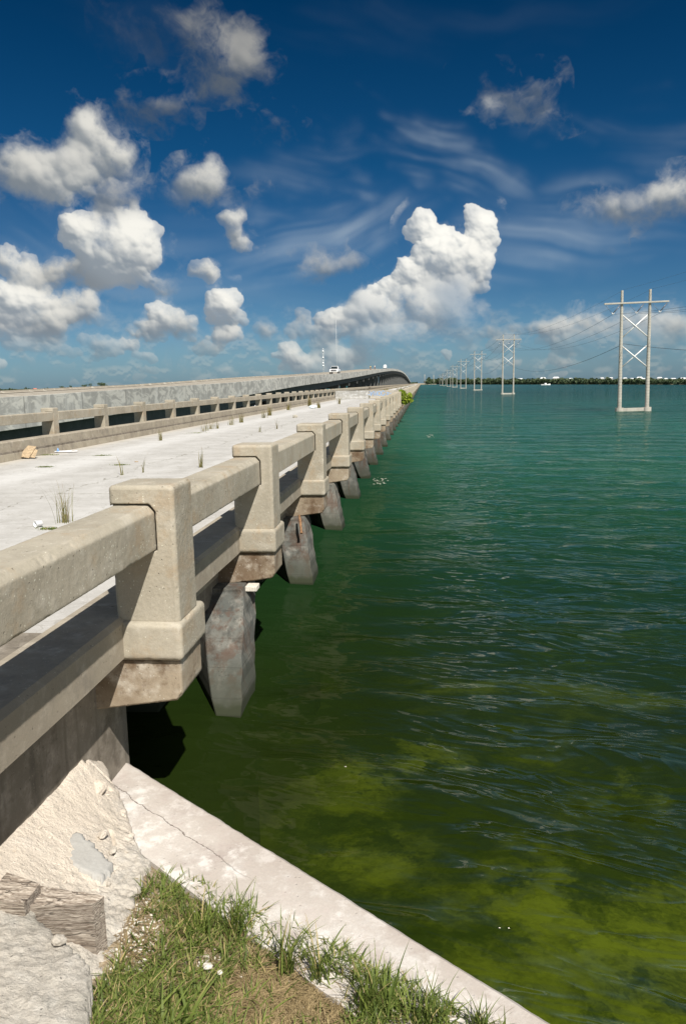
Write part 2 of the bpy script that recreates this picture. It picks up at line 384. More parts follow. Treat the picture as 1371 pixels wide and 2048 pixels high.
M_BRACKET = concrete('bracket_concrete', (.40,.33,.24), (.20,.14,.09), (.60,.54,.45), stain=(.13,.08,.045), stain_amt=.85, specks=.6)
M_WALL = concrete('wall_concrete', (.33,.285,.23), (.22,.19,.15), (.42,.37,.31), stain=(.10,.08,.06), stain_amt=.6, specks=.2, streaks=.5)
M_FARRAIL = concrete('far_rail_concrete', (.46,.40,.31), (.40,.345,.265), (.50,.45,.36), specks=0, pits=0, bump=.5)
def deck_marks(t, p, col, h):
    x, y, z = t.sep(p)
    wob = t.m('MULTIPLY', t.m('SUBTRACT', t.noise(p, 2.2, 5, .7), .5), 0.14)
    yy = t.m('ADD', y, wob)
    jt = t.m('ABSOLUTE', t.m('SUBTRACT', t.m('FRACT', t.m('DIVIDE', t.m('SUBTRACT', yy, 1.42), 7.4)), 0.5))
    j = t.mr(t.m('MULTIPLY', jt, 7.4), 0.030, 0.012)
    wob2 = t.m('MULTIPLY', t.m('SUBTRACT', t.noise(p, 0.35, 6, .7), .5), 1.6)
    cx = t.mr(t.m('ABSOLUTE', t.m('ADD', t.m('ADD', x, 6.3), wob2)), 0.022, 0.006)
    ck = t.m('MULTIPLY', t.m('MAXIMUM', j, cx), t.mr(t.noise(p, 5.0, 3, .6), .35, .6))
    lane = t.mr(t.m('ABSOLUTE', t.m('ADD', t.m('ABSOLUTE', t.m('ADD', x, 6.3)), -2.1)), 1.0, 0.2)
    col = t.mix(t.m('MULTIPLY', lane, 0.35), col, (.63,.62,.60))
    tr_ = t.noise(t.v('MULTIPLY', p, (1.6, .07, 1)), 1.0, 6, .65)
    col = t.mix(t.m('MULTIPLY', t.mr(tr_, .48, .72), .30), col, (.33,.31,.28))
    fc = t.m('ABSOLUTE', t.m('SUBTRACT', t.noise(t.v('ADD', p, t.v('SCALE', t.noise(p, 3, 4, out=1), .25)), .9, 4, .6), .5))
    col = t.mix(t.m('MULTIPLY', t.mr(fc, .006, .001), .40), col, (.22,.20,.16))
    edge = t.mr(t.m('ABSOLUTE', t.m('ADD', x, 6.27)), 3.4, 4.2)
    col = t.mix(t.m('MULTIPLY', edge, 0.55), col, (.42,.37,.29))
    col = t.mix(t.m('MULTIPLY', ck, 0.8), col, (.12,.11,.07))
    return col, t.m('SUBTRACT', h, t.m('MULTIPLY', ck, 3.0))
M_DECK = concrete('deck_concrete', (.60,.58,.545), (.50,.48,.445), (.67,.65,.62), specks=0, pits=.4, joints=deck_marks, bump=.8)
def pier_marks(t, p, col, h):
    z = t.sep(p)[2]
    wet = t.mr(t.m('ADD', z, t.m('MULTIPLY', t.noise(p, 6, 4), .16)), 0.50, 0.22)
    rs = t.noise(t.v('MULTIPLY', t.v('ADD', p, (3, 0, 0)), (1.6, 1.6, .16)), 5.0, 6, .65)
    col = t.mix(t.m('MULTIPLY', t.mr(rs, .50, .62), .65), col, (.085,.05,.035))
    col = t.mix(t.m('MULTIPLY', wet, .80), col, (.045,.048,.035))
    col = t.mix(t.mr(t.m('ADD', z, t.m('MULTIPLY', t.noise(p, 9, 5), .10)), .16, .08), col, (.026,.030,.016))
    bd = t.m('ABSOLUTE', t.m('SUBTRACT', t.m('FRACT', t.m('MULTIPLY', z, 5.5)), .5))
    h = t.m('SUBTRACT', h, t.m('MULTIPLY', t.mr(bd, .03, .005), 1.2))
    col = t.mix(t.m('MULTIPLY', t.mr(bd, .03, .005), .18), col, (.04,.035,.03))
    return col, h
M_PIER = concrete('pier_concrete', (.20,.195,.17), (.105,.11,.10), (.33,.31,.27), stain=(.07,.045,.03), stain_amt=.8, specks=.3, streaks=.6, joints=pier_marks)  # base tones darkened to paint in shade, under real stains and streaks
def wing_marks(t, p, col, h):
    x, y, z = t.sep(p)
    # distance from the water-side edge of the wall top
    d = t.m('ADD', t.m('ADD', t.m('MULTIPLY', x, -.617), t.m('MULTIPLY', y, -.787)), 2.354)
    wob = t.m('MULTIPLY', t.m('SUBTRACT', t.noise(p, 4, 7, .7), .5), .10)
    along = t.m('ADD', t.m('MULTIPLY', x, .787), t.m('MULTIPLY', y, -.617))
    ck = t.mr(t.m('ABSOLUTE', t.m('ADD', t.m('ADD', d, -.235), wob)), .0045, .0015)
    ck = t.m('MULTIPLY', ck, t.mr(along, -2.7, -2.9))
    ck = t.mr(t.m('ABSOLUTE', t.m('ADD', t.m('ADD', d, -.235), wob)), .0035, .0010)
    ck = t.m('MULTIPLY', ck, t.mr(t.m('ADD', along, t.m('MULTIPLY', wob, 3)), -2.55, -3.3))
    mauve = t.mr(t.m('ADD', d, t.m('MULTIPLY', wob, 1.5)), .20, .02)
    bl = t.noise(t.v('ADD', p, (4, 4, 4)), 6.5, 7, .72)
    col = t.mix(t.m('MULTIPLY', t.mr(bl, .50, .64), .45), col, (.80,.77,.73))
    col = t.mix(t.m('MULTIPLY', t.mr(bl, .48, .34), .40), col, (.45,.385,.35))
    col = t.mix(t.m('MULTIPLY', mauve, .45), col, (.36,.31,.27))
    col = t.mix(t.m('MULTIPLY', ck, .75), col, (.10,.07,.05))
    return col, t.m('SUBTRACT', h, t.m('MULTIPLY', ck, 4))
M_WING = concrete('wing_wall_concrete', (.69,.635,.575), (.56,.50,.445), (.77,.74,.69), stain=(.47,.40,.36), stain_amt=.75, specks=0, pits=.6, joints=wing_marks, bump=1.1)
def mort_marks(t, p, col, h):
    n = t.noise(p, 14, 7, .75)
    x, y, z = t.sep(p)
    peach = t.mr(t.m('ADD', x, t.m('MULTIPLY', t.m('SUBTRACT', t.noise(p, 3, 4), .5), .7)), -1.45, -1.72)
    col = t.mix(t.m('MULTIPLY', peach, .6), col, (.74,.635,.52))
    col = t.mix(t.mr(n, .54, .66), col, t.v('SCALE', col, .74))
    return col, t.m('ADD', h, t.m('MULTIPLY', n, 5))
M_MORTAR = concrete('mortar', (.74,.68,.59), (.60,.54,.46), (.80,.76,.70), stain=(.50,.47,.39), stain_amt=.6, specks=.15, pits=.8, joints=mort_marks, bump=1.5, bd=.007)
def lump_marks(t, p, col, h):
    n = t.noise(p, 22, 7, .78)
    col = t.mix(t.mr(n, .50, .66), col, t.v('SCALE', col, .70))
    return col, t.m('ADD', h, t.m('MULTIPLY', n, 5))
M_LUMP = concrete('weathered_concrete', (.78,.72,.63), (.64,.585,.505), (.84,.80,.73), stain=(.52,.49,.42), stain_amt=.6, specks=.1, pits=.9, joints=lump_marks, bump=1.5, bd=.007)
M_PATCH = concrete('grey_patch', (.47,.455,.425), (.41,.395,.365), (.54,.53,.50), specks=0, pits=.3)
def nb_marks(t, p, col, h):
    x, y, z = t.sep(p)
    n = t.noise(t.v('MULTIPLY', p, (1, .55, 1.2)), 1.1, 7, .66, 1.2)
    col = t.mix(t.mr(n, .44, .56), (.345,.335,.31), (.55,.53,.48))
    pn = t.noise(t.comb(t.m('FLOOR', t.m('DIVIDE', t.m('ADD', y, 3.05), 6.1)), 0, 0), 3.7, 1)
    col = t.mix(.45, col, t.v('SCALE', col, t.mr(pn, .3, .7, .72, 1.25)))
    st = t.noise(t.v('MULTIPLY', p, (1, 1, .12)), 1.6, 5, .65)
    col = t.mix(t.m('MULTIPLY', t.mr(st, .48, .66), .35), col, (.62,.61,.57))
    jt = t.m('ABSOLUTE', t.m('SUBTRACT', t.m('FRACT', t.m('DIVIDE', y, 6.1)), .5))
    col = t.mix(t.m('MULTIPLY', t.mr(jt, .012, .004), .5), col, (.14,.13,.12))
    return col, h
M_FASCIA = concrete('fascia_concrete', (.42,.41,.38), (.34,.33,.31), (.5,.49,.46), specks=0, pits=0, joints=nb_marks, bump=.4)
def nb2(t, p, col, h):
    st = t.noise(t.v('MULTIPLY', p, (1, 1, .2)), 1.3, 5, .7)
    col = t.mix(t.m('MULTIPLY', t.mr(st, .52, .62), .6), col, (.52,.49,.42)); return col, h
M_BARR = concrete('barrier_concrete', (.40,.355,.285), (.35,.31,.25), (.45,.41,.33), specks=0, pits=0, joints=nb2, bump=.4)
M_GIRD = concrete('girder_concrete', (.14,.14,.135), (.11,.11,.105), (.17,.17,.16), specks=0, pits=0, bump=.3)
M_PYL = concrete('pylon_concrete', (.47,.45,.39), (.40,.38,.33), (.55,.52,.46), specks=0, pits=0, bump=.4)
M_KRAIL = concrete('temporary_barrier_concrete', (.42,.38,.31), (.34,.31,.26), (.50,.46,.39), stain=(.52,.52,.50), stain_amt=.5, specks=0, pits=0)
M_KRAIL2 = concrete('white_washed_concrete', (.42,.41,.38), (.33,.32,.29), (.60,.60,.58), stain=(.66,.66,.65), stain_amt=.8, specks=0, pits=0)
def plain(name, col, rough=.7, var=.15, sc=20, metal=0, spec=.4):
    m, t, b = newmat(name); p = t.add('ShaderNodeTexCoord').outputs['Object']
    n = t.noise(p, sc, 4, .6)
    c = t.mix(t.mr(n, .3, .7), tuple(q*(1-var) for q in col), tuple(q*(1+var) for q in col))
    t.put(b.inputs['Base Color'], c); b.inputs['Roughness'].default_value = rough; b.inputs['Metallic'].default_value = metal
    b.inputs['Specular IOR Level'].default_value = spec
    t.put(b.inputs['Normal'], t.bump(n, .2, .003)); return m
def leafmat(name, dark, light, straw=None, sc=8, trans=.35):
    m, t, b = newmat(name); p = t.pos()
    at = t.add('ShaderNodeAttribute', attribute_name='tint').outputs['Fac']
    c = t.mix(at, dark, light)
    c = t.mix(t.m('MULTIPLY', t.mr(t.noise(p, sc, 3), .35, .7), .4), c, t.v('SCALE', c, .55))
    if straw: c = t.mix(t.mr(at, .88, .94), c, straw)
    t.put(b.inputs['Base Color'], c); b.inputs['Roughness'].default_value = .6; b.inputs['Specular IOR Level'].default_value = .3
    tr = t.add('ShaderNodeBsdfTranslucent'); t.put(tr.inputs[0], c)
    mx = t.add('ShaderNodeMixShader'); mx.inputs[0].default_value = trans
    o = m.node_tree.nodes['Material Output']; t.l.new(b.outputs[0], mx.inputs[1]); t.l.new(tr.outputs[0], mx.inputs[2]); t.l.new(mx.outputs[0], o.inputs[0])
    return m
M_GRASS = leafmat('grass_blades', (.070,.11,.018), (.24,.29,.065), (.42,.34,.15))
M_DRY = leafmat('dry_grass', (.20,.145,.07), (.42,.32,.17), trans=.2)
M_TUFT = leafmat('deck_grass', (.12,.13,.035), (.30,.25,.09), (.30,.20,.10))
M_SHRUB = leafmat('shrub_leaves', (.12,.20,.012), (.38,.46,.05), sc=6)
M_MANG = leafmat('mangrove_leaves', (.040,.068,.032), (.095,.125,.055), sc=.3, trans=.15)  # leaf colours paled to paint in distance haze
M_STEM = plain('stem', (.12,.10,.06), .8)
M_STEEL = plain('galvanised_steel', (.62,.62,.60), .5, metal=.2)
M_WIRE = plain('wire', (.12,.14,.16), .5)
M_INS = plain('insulator', (.10,.11,.13), .3)
M_WHITE = plain('white_plastic', (.80,.80,.80), .35, .05)
M_PAPER = plain('litter_white', (.74,.75,.78), .7, .1)
M_BLUEP = plain('litter_blue', (.16,.30,.52), .5)
M_CARD = plain('cardboard', (.36,.27,.17), .85, .25)
M_RUST = plain('rusty_iron', (.22,.12,.06), .9, .4, 60)
M_STONE = plain('stone', (.40,.37,.31), .9, .3, 40)
M_LIME = plain('white_limestone', (.56,.52,.45), .95, .2, 60)
M_GRAF = plain('blue_spray_paint', (.20,.34,.56), .6, .1)
# weathered timber
M_WOOD, t, b = newmat('weathered_timber')
p = t.add('ShaderNodeTexCoord').outputs['Object']
gr = t.noise(t.v('MULTIPLY', t.v('ADD', p, t.v('SCALE', t.noise(p, 7, 2, out=1), .05)), (2.2, 16.0, 34.0)), 6.0, 7, .68, .2)
rg = t.add('ShaderNodeTexWave', wave_type='RINGS'); rg.inputs['Scale'].default_value = 9; rg.inputs['Distortion'].default_value = 5; rg.inputs['Detail'].default_value = 3
t.put(rg.inputs['Vector'], t.v('MULTIPLY', t.v('ADD', p, (.05, 0, -.12)), (1, 1.6, .5)))
c = t.mix(t.mr(gr, .35, .68), (.13,.10,.075), (.44,.385,.32))
gk = t.noise(t.v('MULTIPLY', p, (1.0, 7.0, 22.0)), 2.6, 3, .5, .3); gk = t.mr(t.m('ABSOLUTE', t.m('SUBTRACT', gk, .5)), .022, .006)
c = t.mix(t.m('MULTIPLY', gk, .8), c, (.035,.027,.02))
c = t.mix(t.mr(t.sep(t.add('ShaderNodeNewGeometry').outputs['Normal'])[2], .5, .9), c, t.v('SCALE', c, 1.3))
c = t.mix(t.m('MULTIPLY', rg.outputs[1], .22), c, (.14,.10,.075))
t.put(b.inputs['Base Color'], c); b.inputs['Roughness'].default_value = .95
t.put(b.inputs['Normal'], t.bump(t.m('ADD', gr, t.m('MULTIPLY', rg.outputs[1], .15)), .9, .004))
# soil
M_SOIL, t, b = newmat('sandy_soil'); p = t.pos()
n1 = t.noise(p, 5, 6, .7); n2 = t.noise(p, 60, 6, .75); vr = t.vor(p, 70, 'F1')
c = t.mix(t.mr(n1, .4, .62), (.17,.125,.075), (.36,.28,.18)); c = t.mix(t.mr(n2, .5, .72), c, (.50,.46,.38))
t.put(b.inputs['Base Color'], c); b.inputs['Roughness'].default_value = 1
t.put(b.inputs['Normal'], t.bump(t.m('ADD', n2, t.m('MULTIPLY', vr, -.6)), 1.0, .01))
# far land
M_LAND = plain('far_land', (.16,.15,.09), .95, .3, .05)

# ------------------------------------------------------------------ water, sea bed
def wave_h(X, Y, r):
    Z = np.zeros_like(X)
    rg_ = np.random.default_rng(3)
    base = R(78)                      # travel direction of the wind waves
    for i in range(31):
        L = 0.22*1.118**i
        k = 2*math.pi/L; a = base + rg_.normal(0, .42); ph = rg_.uniform(0, 6.28)
        amp = 0.0062*L**0.80*min(1.0, (1.6/L)**1.2)
        cell = np.maximum(r*0.0085, 0.02)
        fade = np.clip((L/cell-3)/5, 0, 1)
        q = np.cos(k*(X*math.cos(a)+Y*math.sin(a))+ph + 1.4*np.sin(X*.31+i)+1.1*np.sin(Y*.23+2*i))
        Z += amp*fade*(1-2*np.abs(np.sin(0.5*np.arccos(np.clip(q, -1, 1))))**1.3)*0.9
    return Z
a_ = np.radians(np.linspace(-62, 100, 900)); r_ = np.exp(np.linspace(math.log(1.6), math.log(9000), 1000))
A, RR = np.meshgrid(a_, r_); X = RR*np.sin(A); Y = RR*np.cos(A); Z = wave_h(X, Y, RR)
Z *= np.clip((400-RR)/300, 0, 1)
calm = np.clip(1-(-X-1.2)/1.0, .25, 1); Z *= calm
def grid_obj(name, X, Y, Z, mat, smooth=True):
    ni, nj = X.shape
    me = bpy.data.meshes.new(name)
    co = np.stack([X, Y, Z], -1).reshape(-1, 3).astype(np.float32)
    i, j = np.meshgrid(np.arange(ni-1), np.arange(nj-1), indexing='ij'); b0 = (i*nj+j).ravel()
    q = np.stack([b0, b0+nj, b0+nj+1, b0+1], 1).astype(np.int32)
    me.vertices.add(len(co)); me.vertices.foreach_set('co', co.ravel())
    me.loops.add(q.size); me.loops.foreach_set('vertex_index', q.ravel())
    me.polygons.add(len(q)); me.polygons.foreach_set('loop_start', np.arange(0, q.size, 4, dtype=np.int32))
    me.update(calc_edges=True); me.polygons.foreach_set('use_smooth', np.full(len(q), smooth))
    me.materials.append(mat); me.validate()
    o = bpy.data.objects.new(name, me); COL.objects.link(o); return o
M_WATER = bpy.data.materials.new('sea_water'); M_WATER.use_nodes = True
t = NT(M_WATER.node_tree); M_WATER.node_tree.nodes.clear()
p = t.pos(); x, y, z = t.sep(p)
dist = t.v('LENGTH', t.v('MULTIPLY', p, (1, 1, 0)), out=1)
ld = t.m('LOGARITHM', dist, 10.0)
nb = t.noise(t.v('MULTIPLY', p, (.10, .16, 1)), 1.0, 5, .6)
cr = t.add('ShaderNodeValToRGB')
els = cr.color_ramp.elements
els[0].position = 0.20; els[0].color = (.022,.036,.006,1)
els[1].position = 0.95; els[1].color = (.012,.062,.066,1)
for pos_, c_ in ((.26, (.016,.030,.005)), (.33, (.013,.040,.011)), (.40, (.012,.054,.021)), (.50, (.014,.066,.040)), (.62, (.012,.062,.048)), (.76, (.010,.048,.047))):
    e = els.new(pos_); e.color = (*c_, 1)
t.put(cr.inputs[0], t.m('ADD', t.m('DIVIDE', ld, 3.0), t.m('MULTIPLY', t.m('SUBTRACT', nb, .5), .06)))
body = t.mix(t.mr(t.noise(t.v('MULTIPLY', p, (.012, .03, 1)), 1.0, 5, .6), .35, .7), cr.outputs[0], t.v('SCALE', cr.outputs[0], 1.35))
rip = t.v('MULTIPLY', p, (.55, 1.0, 1.0))
def ridge(vec, sc, det=5, ro=.6, di=.5):
    n_ = t.noise(vec, sc, det, ro, di); return t.m('SUBTRACT', 1.0, t.m('ABSOLUTE', t.m('SUBTRACT', t.m('MULTIPLY', n_, 2.0), 1.0)))
body = t.v('SCALE', body, t.m('MAXIMUM', t.mr(x, -1.6, .9, .60, 1.0), t.mr(dist, 12, 40)))  # water colour darkened towards the bridge to paint its dark shadow band
rot = t.add('ShaderNodeMapping'); rot.inputs['Rotation'].default_value = (0, 0, R(14)); t.put(rot.inputs['Vector'], p)
rip = t.v('MULTIPLY', rot.outputs[0], (.42, 1.0, 1.0))
h0 = ridge(rip, 6.0, 1, .5, .8); h1 = ridge(rip, 2.4, 2, .5, 1.0); h2 = ridge(rip, .85, 4, .58, .7); h3 = t.noise(rip, .22, 6, .65, .3); h4 = t.noise(t.v('MULTIPLY', rip, (.6, 1, 1)), .05, 5, .65)
gust = t.mr(t.noise(t.v('MULTIPLY', p, (.22, .35, 1)), 1.0, 4, .6), .35, .65, .45, 1.25)
shelter = t.mr(t.m('SUBTRACT', x, t.m('MULTIPLY', y, .035)), -1.2, .9, .30, 1.0)
bh = t.m('ADD', t.m('MULTIPLY', h0, t.mr(dist, 6, 20, .05, .03)), t.m('MULTIPLY', h1, t.mr(dist, 4, 30, .34, .50)))
bh = t.m('ADD', bh, t.m('MULTIPLY', h2, t.mr(dist, 6, 60, .38, 1.7)))
bh = t.m('ADD', t.m('MULTIPLY', t.m('MULTIPLY', bh, gust), shelter), t.m('MULTIPLY', h3, t.mr(dist, 20, 200, 0.1, 4.0)))
bh = t.m('ADD', bh, t.m('MULTIPLY', h4, t.mr(dist, 100, 800, 0.0, 7.0)))
nrm = t.bump(bh, 1.0, .16)
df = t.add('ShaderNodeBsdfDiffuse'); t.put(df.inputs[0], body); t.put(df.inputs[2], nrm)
tp = t.add('ShaderNodeBsdfTransparent'); tp.inputs[0].default_value = (.46,.52,.20,1)
clr = t.m('MULTIPLY', t.mr(ld, 0.45, 1.55, .82, 0.0), t.mr(x, -1.5, -.3, .10, 1.0))
b1 = t.add('ShaderNodeMixShader'); t.put(b1.inputs[0], clr); t.l.new(df.outputs[0], b1.inputs[1]); t.l.new(tp.outputs[0], b1.inputs[2])
gl = t.add('ShaderNodeBsdfGlossy'); t.put(gl.inputs['Roughness'], t.mr(dist, 10, 600, .03, .14)); t.put(gl.inputs['Normal'], nrm); gl.inputs[0].default_value = (1,1,.94,1)
fr = t.add('ShaderNodeFresnel'); fr.inputs[0].default_value = 1.33; t.put(fr.inputs[1], nrm)
frc = t.m('MINIMUM', t.m('MULTIPLY', fr.outputs[0], t.m('MULTIPLY', t.m('ADD', t.mr(dist, 3, 12, .12, .24), t.mr(dist, 12, 60, 0.0, .30)), t.mr(shelter, .3, 1.0, .22, 1.0))), .34)
b2 = t.add('ShaderNodeMixShader'); t.put(b2.inputs[0], frc); t.l.new(b1.outputs[0], b2.inputs[1]); t.l.new(gl.outputs[0], b2.inputs[2])
# the ripples
ow = t.add('ShaderNodeOutputMaterial'); t.l.new(b2.outputs[0], ow.inputs[0])
sea = grid_obj('sea_water', X, Y, Z, M_WATER); tag(sea, kind='structure', label='green sea beside the old bridge', )
del sea['label']
M_BED, t, b = newmat('sea_bed'); p = t.pos()
pw = t.v('ADD', p, t.v('SCALE', t.noise(p, .9, 5, .7, out=1), 1.1))
n1 = t.noise(pw, .55, 7, .68, .2)
n2 = t.noise(t.v('MULTIPLY', p, (1, 1.6, 1)), 7, 6, .7)
sand = None
for (u, v, su, sv, k) in ((1260,1278,130,20,1.3),(960,1280,150,14,.9),(850,1420,90,42,1.2),(690,1485,110,50,.9),(1290,1480,44,40,1.1),(1190,1750,330,110,.72),(1280,1930,260,150,.70),(960,1950,200,120,.60),(610,1320,60,130,.45),(560,1500,90,90,.5),(1050,1640,60,40,.5),(720,1620,160,60,.5)):
    q = onZ(u, v, -1.2); qx = onZ(u+su, v, -1.2); qy = onZ(u, v-sv, -1.2)
    d_ = t.v('LENGTH', t.v('MULTIPLY', t.v('SUBTRACT', pw, (q.x+.55, q.y+.55, 0)), (1/(qx-q).length, 1/(qy-q).length, 0)), out=1)
    e_ = t.mr(d_, 1.5, .4, 0, k); sand = e_ if sand is None else t.m('MAXIMUM', sand, e_)
sand = t.m('MULTIPLY', sand, t.mr(t.noise(pw, 1.7, 5, .7), .36, .58, .15, 1.1))
n1 = t.m('ADD', t.m('MULTIPLY', n1, .8), t.m('MULTIPLY', sand, .20))
c = t.mix(t.mr(n1, .38, .64), (.060,.09,.042), (.42,.43,.16))
c = t.mix(t.m('MULTIPLY', t.mr(n2, .45, .7), .5), c, t.v('SCALE', c, .4))
t.put(b.inputs['Base Color'], c); b.inputs['Roughness'].default_value = 1
a2 = np.radians(np.linspace(-70, 110, 120)); r2 = np.exp(np.linspace(math.log(.5), math.log(300), 80))
A2, RR2 = np.meshgrid(a2, r2)
bed = grid_obj('sea_bed', RR2*np.sin(A2), RR2*np.cos(A2), -0.9-0.10*np.minimum(RR2, 60)+.1*np.sin(RR2*np.sin(A2)*1.3)*np.cos(RR2*np.cos(A2)*1.1), M_BED)
tag(bed, kind='structure')

# ------------------------------------------------------------------ old bridge
BAY = 3.70; YP1 = 4.08; YP2 = 6.915
XC = -6.27
def mx(x, side): return x if side > 0 else 2*XC - x
old = empty('road_bridge', (-6.27, 4.5, 0))
tag(old, 'old low concrete road bridge with open post and rail parapets, weeds on its pale deck', 'bridge')
def OP_(o):                                 # keep world placement under the empty
    o.parent = old; o.matrix_parent_inverse = Matrix.Translation((6.27, -4.5, 0)); return o
YEND = 1230.0
def side_box(mb, side, x0, x1, y0, y1, z0, z1):
    a, b_ = sorted((mx(x0, side), mx(x1, side))); mb.box(a, b_, y0, y1, z0, z1)
mb = MB(); mb.box(-10.80, -1.96, -6, YEND, .60, .86); OP_(mb.build('deck', M_DECK))
for side in (1, -1):
    # two-tier curb: upper lip and lower step, in lengths with open joints
    ys = [-6.0, 0.45, YP1+.2] + [YP2+.2+BAY*k for k in range(0, 40)] + [YEND]
    mb = MB()
    prof = [(-1.695,1.10),(-1.695,1.318),(-1.722,1.345),(-2.035,1.345),(-2.06,1.32),(-2.075,1.06),(-2.13,1.035),(-2.15,.865),(-2.15,.862),(-1.92,.862),(-1.92,1.10)]
    prof = [(mx(a, side), b_) for a, b_ in prof]
    for i in range(len(ys)-1):
        y0, y1 = ys[i]+.006, ys[i+1]-.006
        n = max(1, int((y1-y0)/.35)) if y0 < 14 and side > 0 else 1
        secs = []
        for k in range(n+1):
            y = y0+(y1-y0)*k/n; q = []
            for a, (px_, pz_) in enumerate(prof):
                j = (0.004 if n > 1 else 0)
                q.append((px_+random.uniform(-j, j)*.5, y, pz_ + (random.uniform(0, .012) if (n > 1 and a == 0) else 0)))
            secs.append(q)
        mb.loft(secs)
    OP_(mb.build('curb', M_CURB))
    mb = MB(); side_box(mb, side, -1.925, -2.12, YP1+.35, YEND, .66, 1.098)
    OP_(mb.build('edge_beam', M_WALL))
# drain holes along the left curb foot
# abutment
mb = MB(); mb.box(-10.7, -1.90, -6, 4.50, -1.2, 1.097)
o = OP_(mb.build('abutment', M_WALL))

def solid(mb_obj, cutter):
    md = mb_obj.modifiers.new('b', 'BOOLEAN'); md.operation = 'DIFFERENCE'; md.object = cutter; md.solver = 'EXACT'
    dg = bpy.context.evaluated_depsgraph_get(); me = bpy.data.meshes.new_from_object(mb_obj.evaluated_get(dg))
    mb_obj.modifiers.clear(); mb_obj.data = me; bpy.data.objects.remove(cutter)
def rail_profile(side, g=0.0):
    pr = [(-1.490+g,1.733-g*.2),(-1.490+g,1.955),(-1.525+g*.6,1.990+g),(-1.728,1.990+g),(-1.745,1.975+g),(-1.745,1.733)]
    return [(mx(a, side), b_) for a, b_ in pr]
def make_post(side, y):
    # post face at y (towards the viewer), everything in local coordinates about (0, y)
    mb = MB(); x0, x1 = sorted((mx(-1.745, side), mx(-1.37, side)))
    z0, z1 = 1.30, 2.105
    mb.box(x0, x1, 0, .355, z0, z1)
    post = mb.build('rail_post', M_RAIL, bevel=.022, seg=2)
    cut = MB(); cut.prism(rail_profile(side, .011), 'y', -.05, .055)
    c_ = cut.build('cutter', M_RAIL); bpy.context.view_layer.update()
    solid(post, c_)
    mb = MB(); x0, x1 = sorted((mx(-1.92, side), mx(-1.352, side)))
    mb.box(x0, x1, -.04, .46, 1.095, 1.322); pl = mb.build('plinth', M_RAIL, bevel=.026, seg=2)
    mb = MB()
    pr = [(-1.955,1.094),(-1.378,1.094),(-1.378,.885),(-1.405,.845),(-1.955,.765)]
    mb.prism([(mx(a, side), b_) for a, b_ in pr], 'y', 0.0, .41); br_ = mb.build('bracket', M_BRACKET, bevel=.008)
    for c_ in (pl, br_): c_.parent = post
    post.location = (0, y, 0)
    return post
def make_rail(side, y0, y1):
    mb = MB(); mb.prism(rail_profile(side), 'y', 0, y1-y0); o = mb.build('handrail', M_RAIL, bevel=.006); o.location = (0, y0, 0); return o
postR = make_post(1, 0); postL = make_post(-1, 0)
railR = make_rail(1, 0, BAY-.355+.035); railL = make_rail(-1, 0, BAY-.355+.035)
def weather(o, voxel, seed, chip=.022):
    '''worn skin: fine even mesh, pitted, with chipped corners'''
    md = o.modifiers.new('r', 'REMESH'); md.mode = 'VOXEL'; md.voxel_size = voxel
    bpy.context.view_layer.update()
    dg = bpy.context.evaluated_depsgraph_get(); me = bpy.data.meshes.new_from_object(o.evaluated_get(dg)); o.modifiers.clear()
    n = len(me.vertices); co = np.empty(n*3, np.float32); me.vertices.foreach_get('co', co); co = co.reshape(-1, 3)
    nr = np.empty(n*3, np.float32); me.vertices.foreach_get('normal', nr); nr = nr.reshape(-1, 3)
    edge = np.clip((1-np.abs(nr).max(1)-.04)*5, 0, 1)
    for i in range(n):
        x, y, z = map(float, co[i]); q = (x*1.0+seed*7, y, z)
        d = .0012*mn.fractal((x*40+seed, y*40, z*40), .7, 2, 2)
        if edge[i] > 0:
            c_ = mn.noise((x*11+seed*5, y*11, z*11))+.5*mn.noise((x*32, y*32+seed, z*32))
            d -= chip*edge[i]*max(0, c_-.30)+.0015*edge[i]
        co[i] += nr[i]*d
    me.vertices.foreach_set('co', co.ravel()); me.polygons.foreach_set('use_smooth', np.ones(len(me.polygons), bool)); me.update()
    o.data = me
def put(o, y):
    o.location = (0, y, 0); OP_(o); return o
ysR = [YP1] + [YP2+BAY*k for k in range(0, 300)]
first = True
for i, y in enumerate(ysR[:58]):
    q = postR if i == 0 else copy_tree(postR)
    put(q, y)
for i, q in enumerate([o for o in list(COL.objects) if o.name.startswith('rail_post') and o.parent == old and o.location.y < 14.5]):
    weather(q, .0075 if i else .006, i+1)
    for ch in [c for c in list(COL.objects) if c.parent == q]: weather(ch, .009, i+3, .03 if ch.name.startswith('bracket') else .018)
q = make_rail(1, 0, YP1+.035); put(q, 0); weather(q, .0095, 11, .016); put(make_rail(1, -6, -.002), -6)
q = make_rail(1, YP1+.355, YP2+.035); put(q, YP1+.355); weather(q, .0095, 12, .016)
for i, y in enumerate(ysR[1:58]):
    q = railR if i == 0 else railR.copy()
    if i: COL.objects.link(q)
    put(q, y+.355)
ysL = [YP2+BAY*k for k in range(2, 300)]
for i, y in enumerate(ysL[:40]):
    q = postL if i == 0 else copy_tree(postL)
    put(q, y)
    r2_ = railL if i == 0 else railL.copy()
    if i: COL.objects.link(r2_)
    put(r2_, y+.355)
mb = MB()
for side, ys in ((1, ysR[58:]), (-1, ysL[40:])):
    for y in ys:
        side_box(mb, side, -1.745, -1.37, y, y+.355, 1.34, 2.105); side_box(mb, side, -1.70, -1.355, y-.04, y+.46, 1.095, 1.34)
    side_box(mb, side, -1.745, -1.49, ys[0]-BAY+.355, YEND, 1.733, 1.99)
    side_box(mb, side, -1.40, -1.95, ys[0], YEND, .84, 1.09)
o = OP_(mb.build('rail_post', M_FARRAIL, fix=False)); tag(o, kind='stuff')
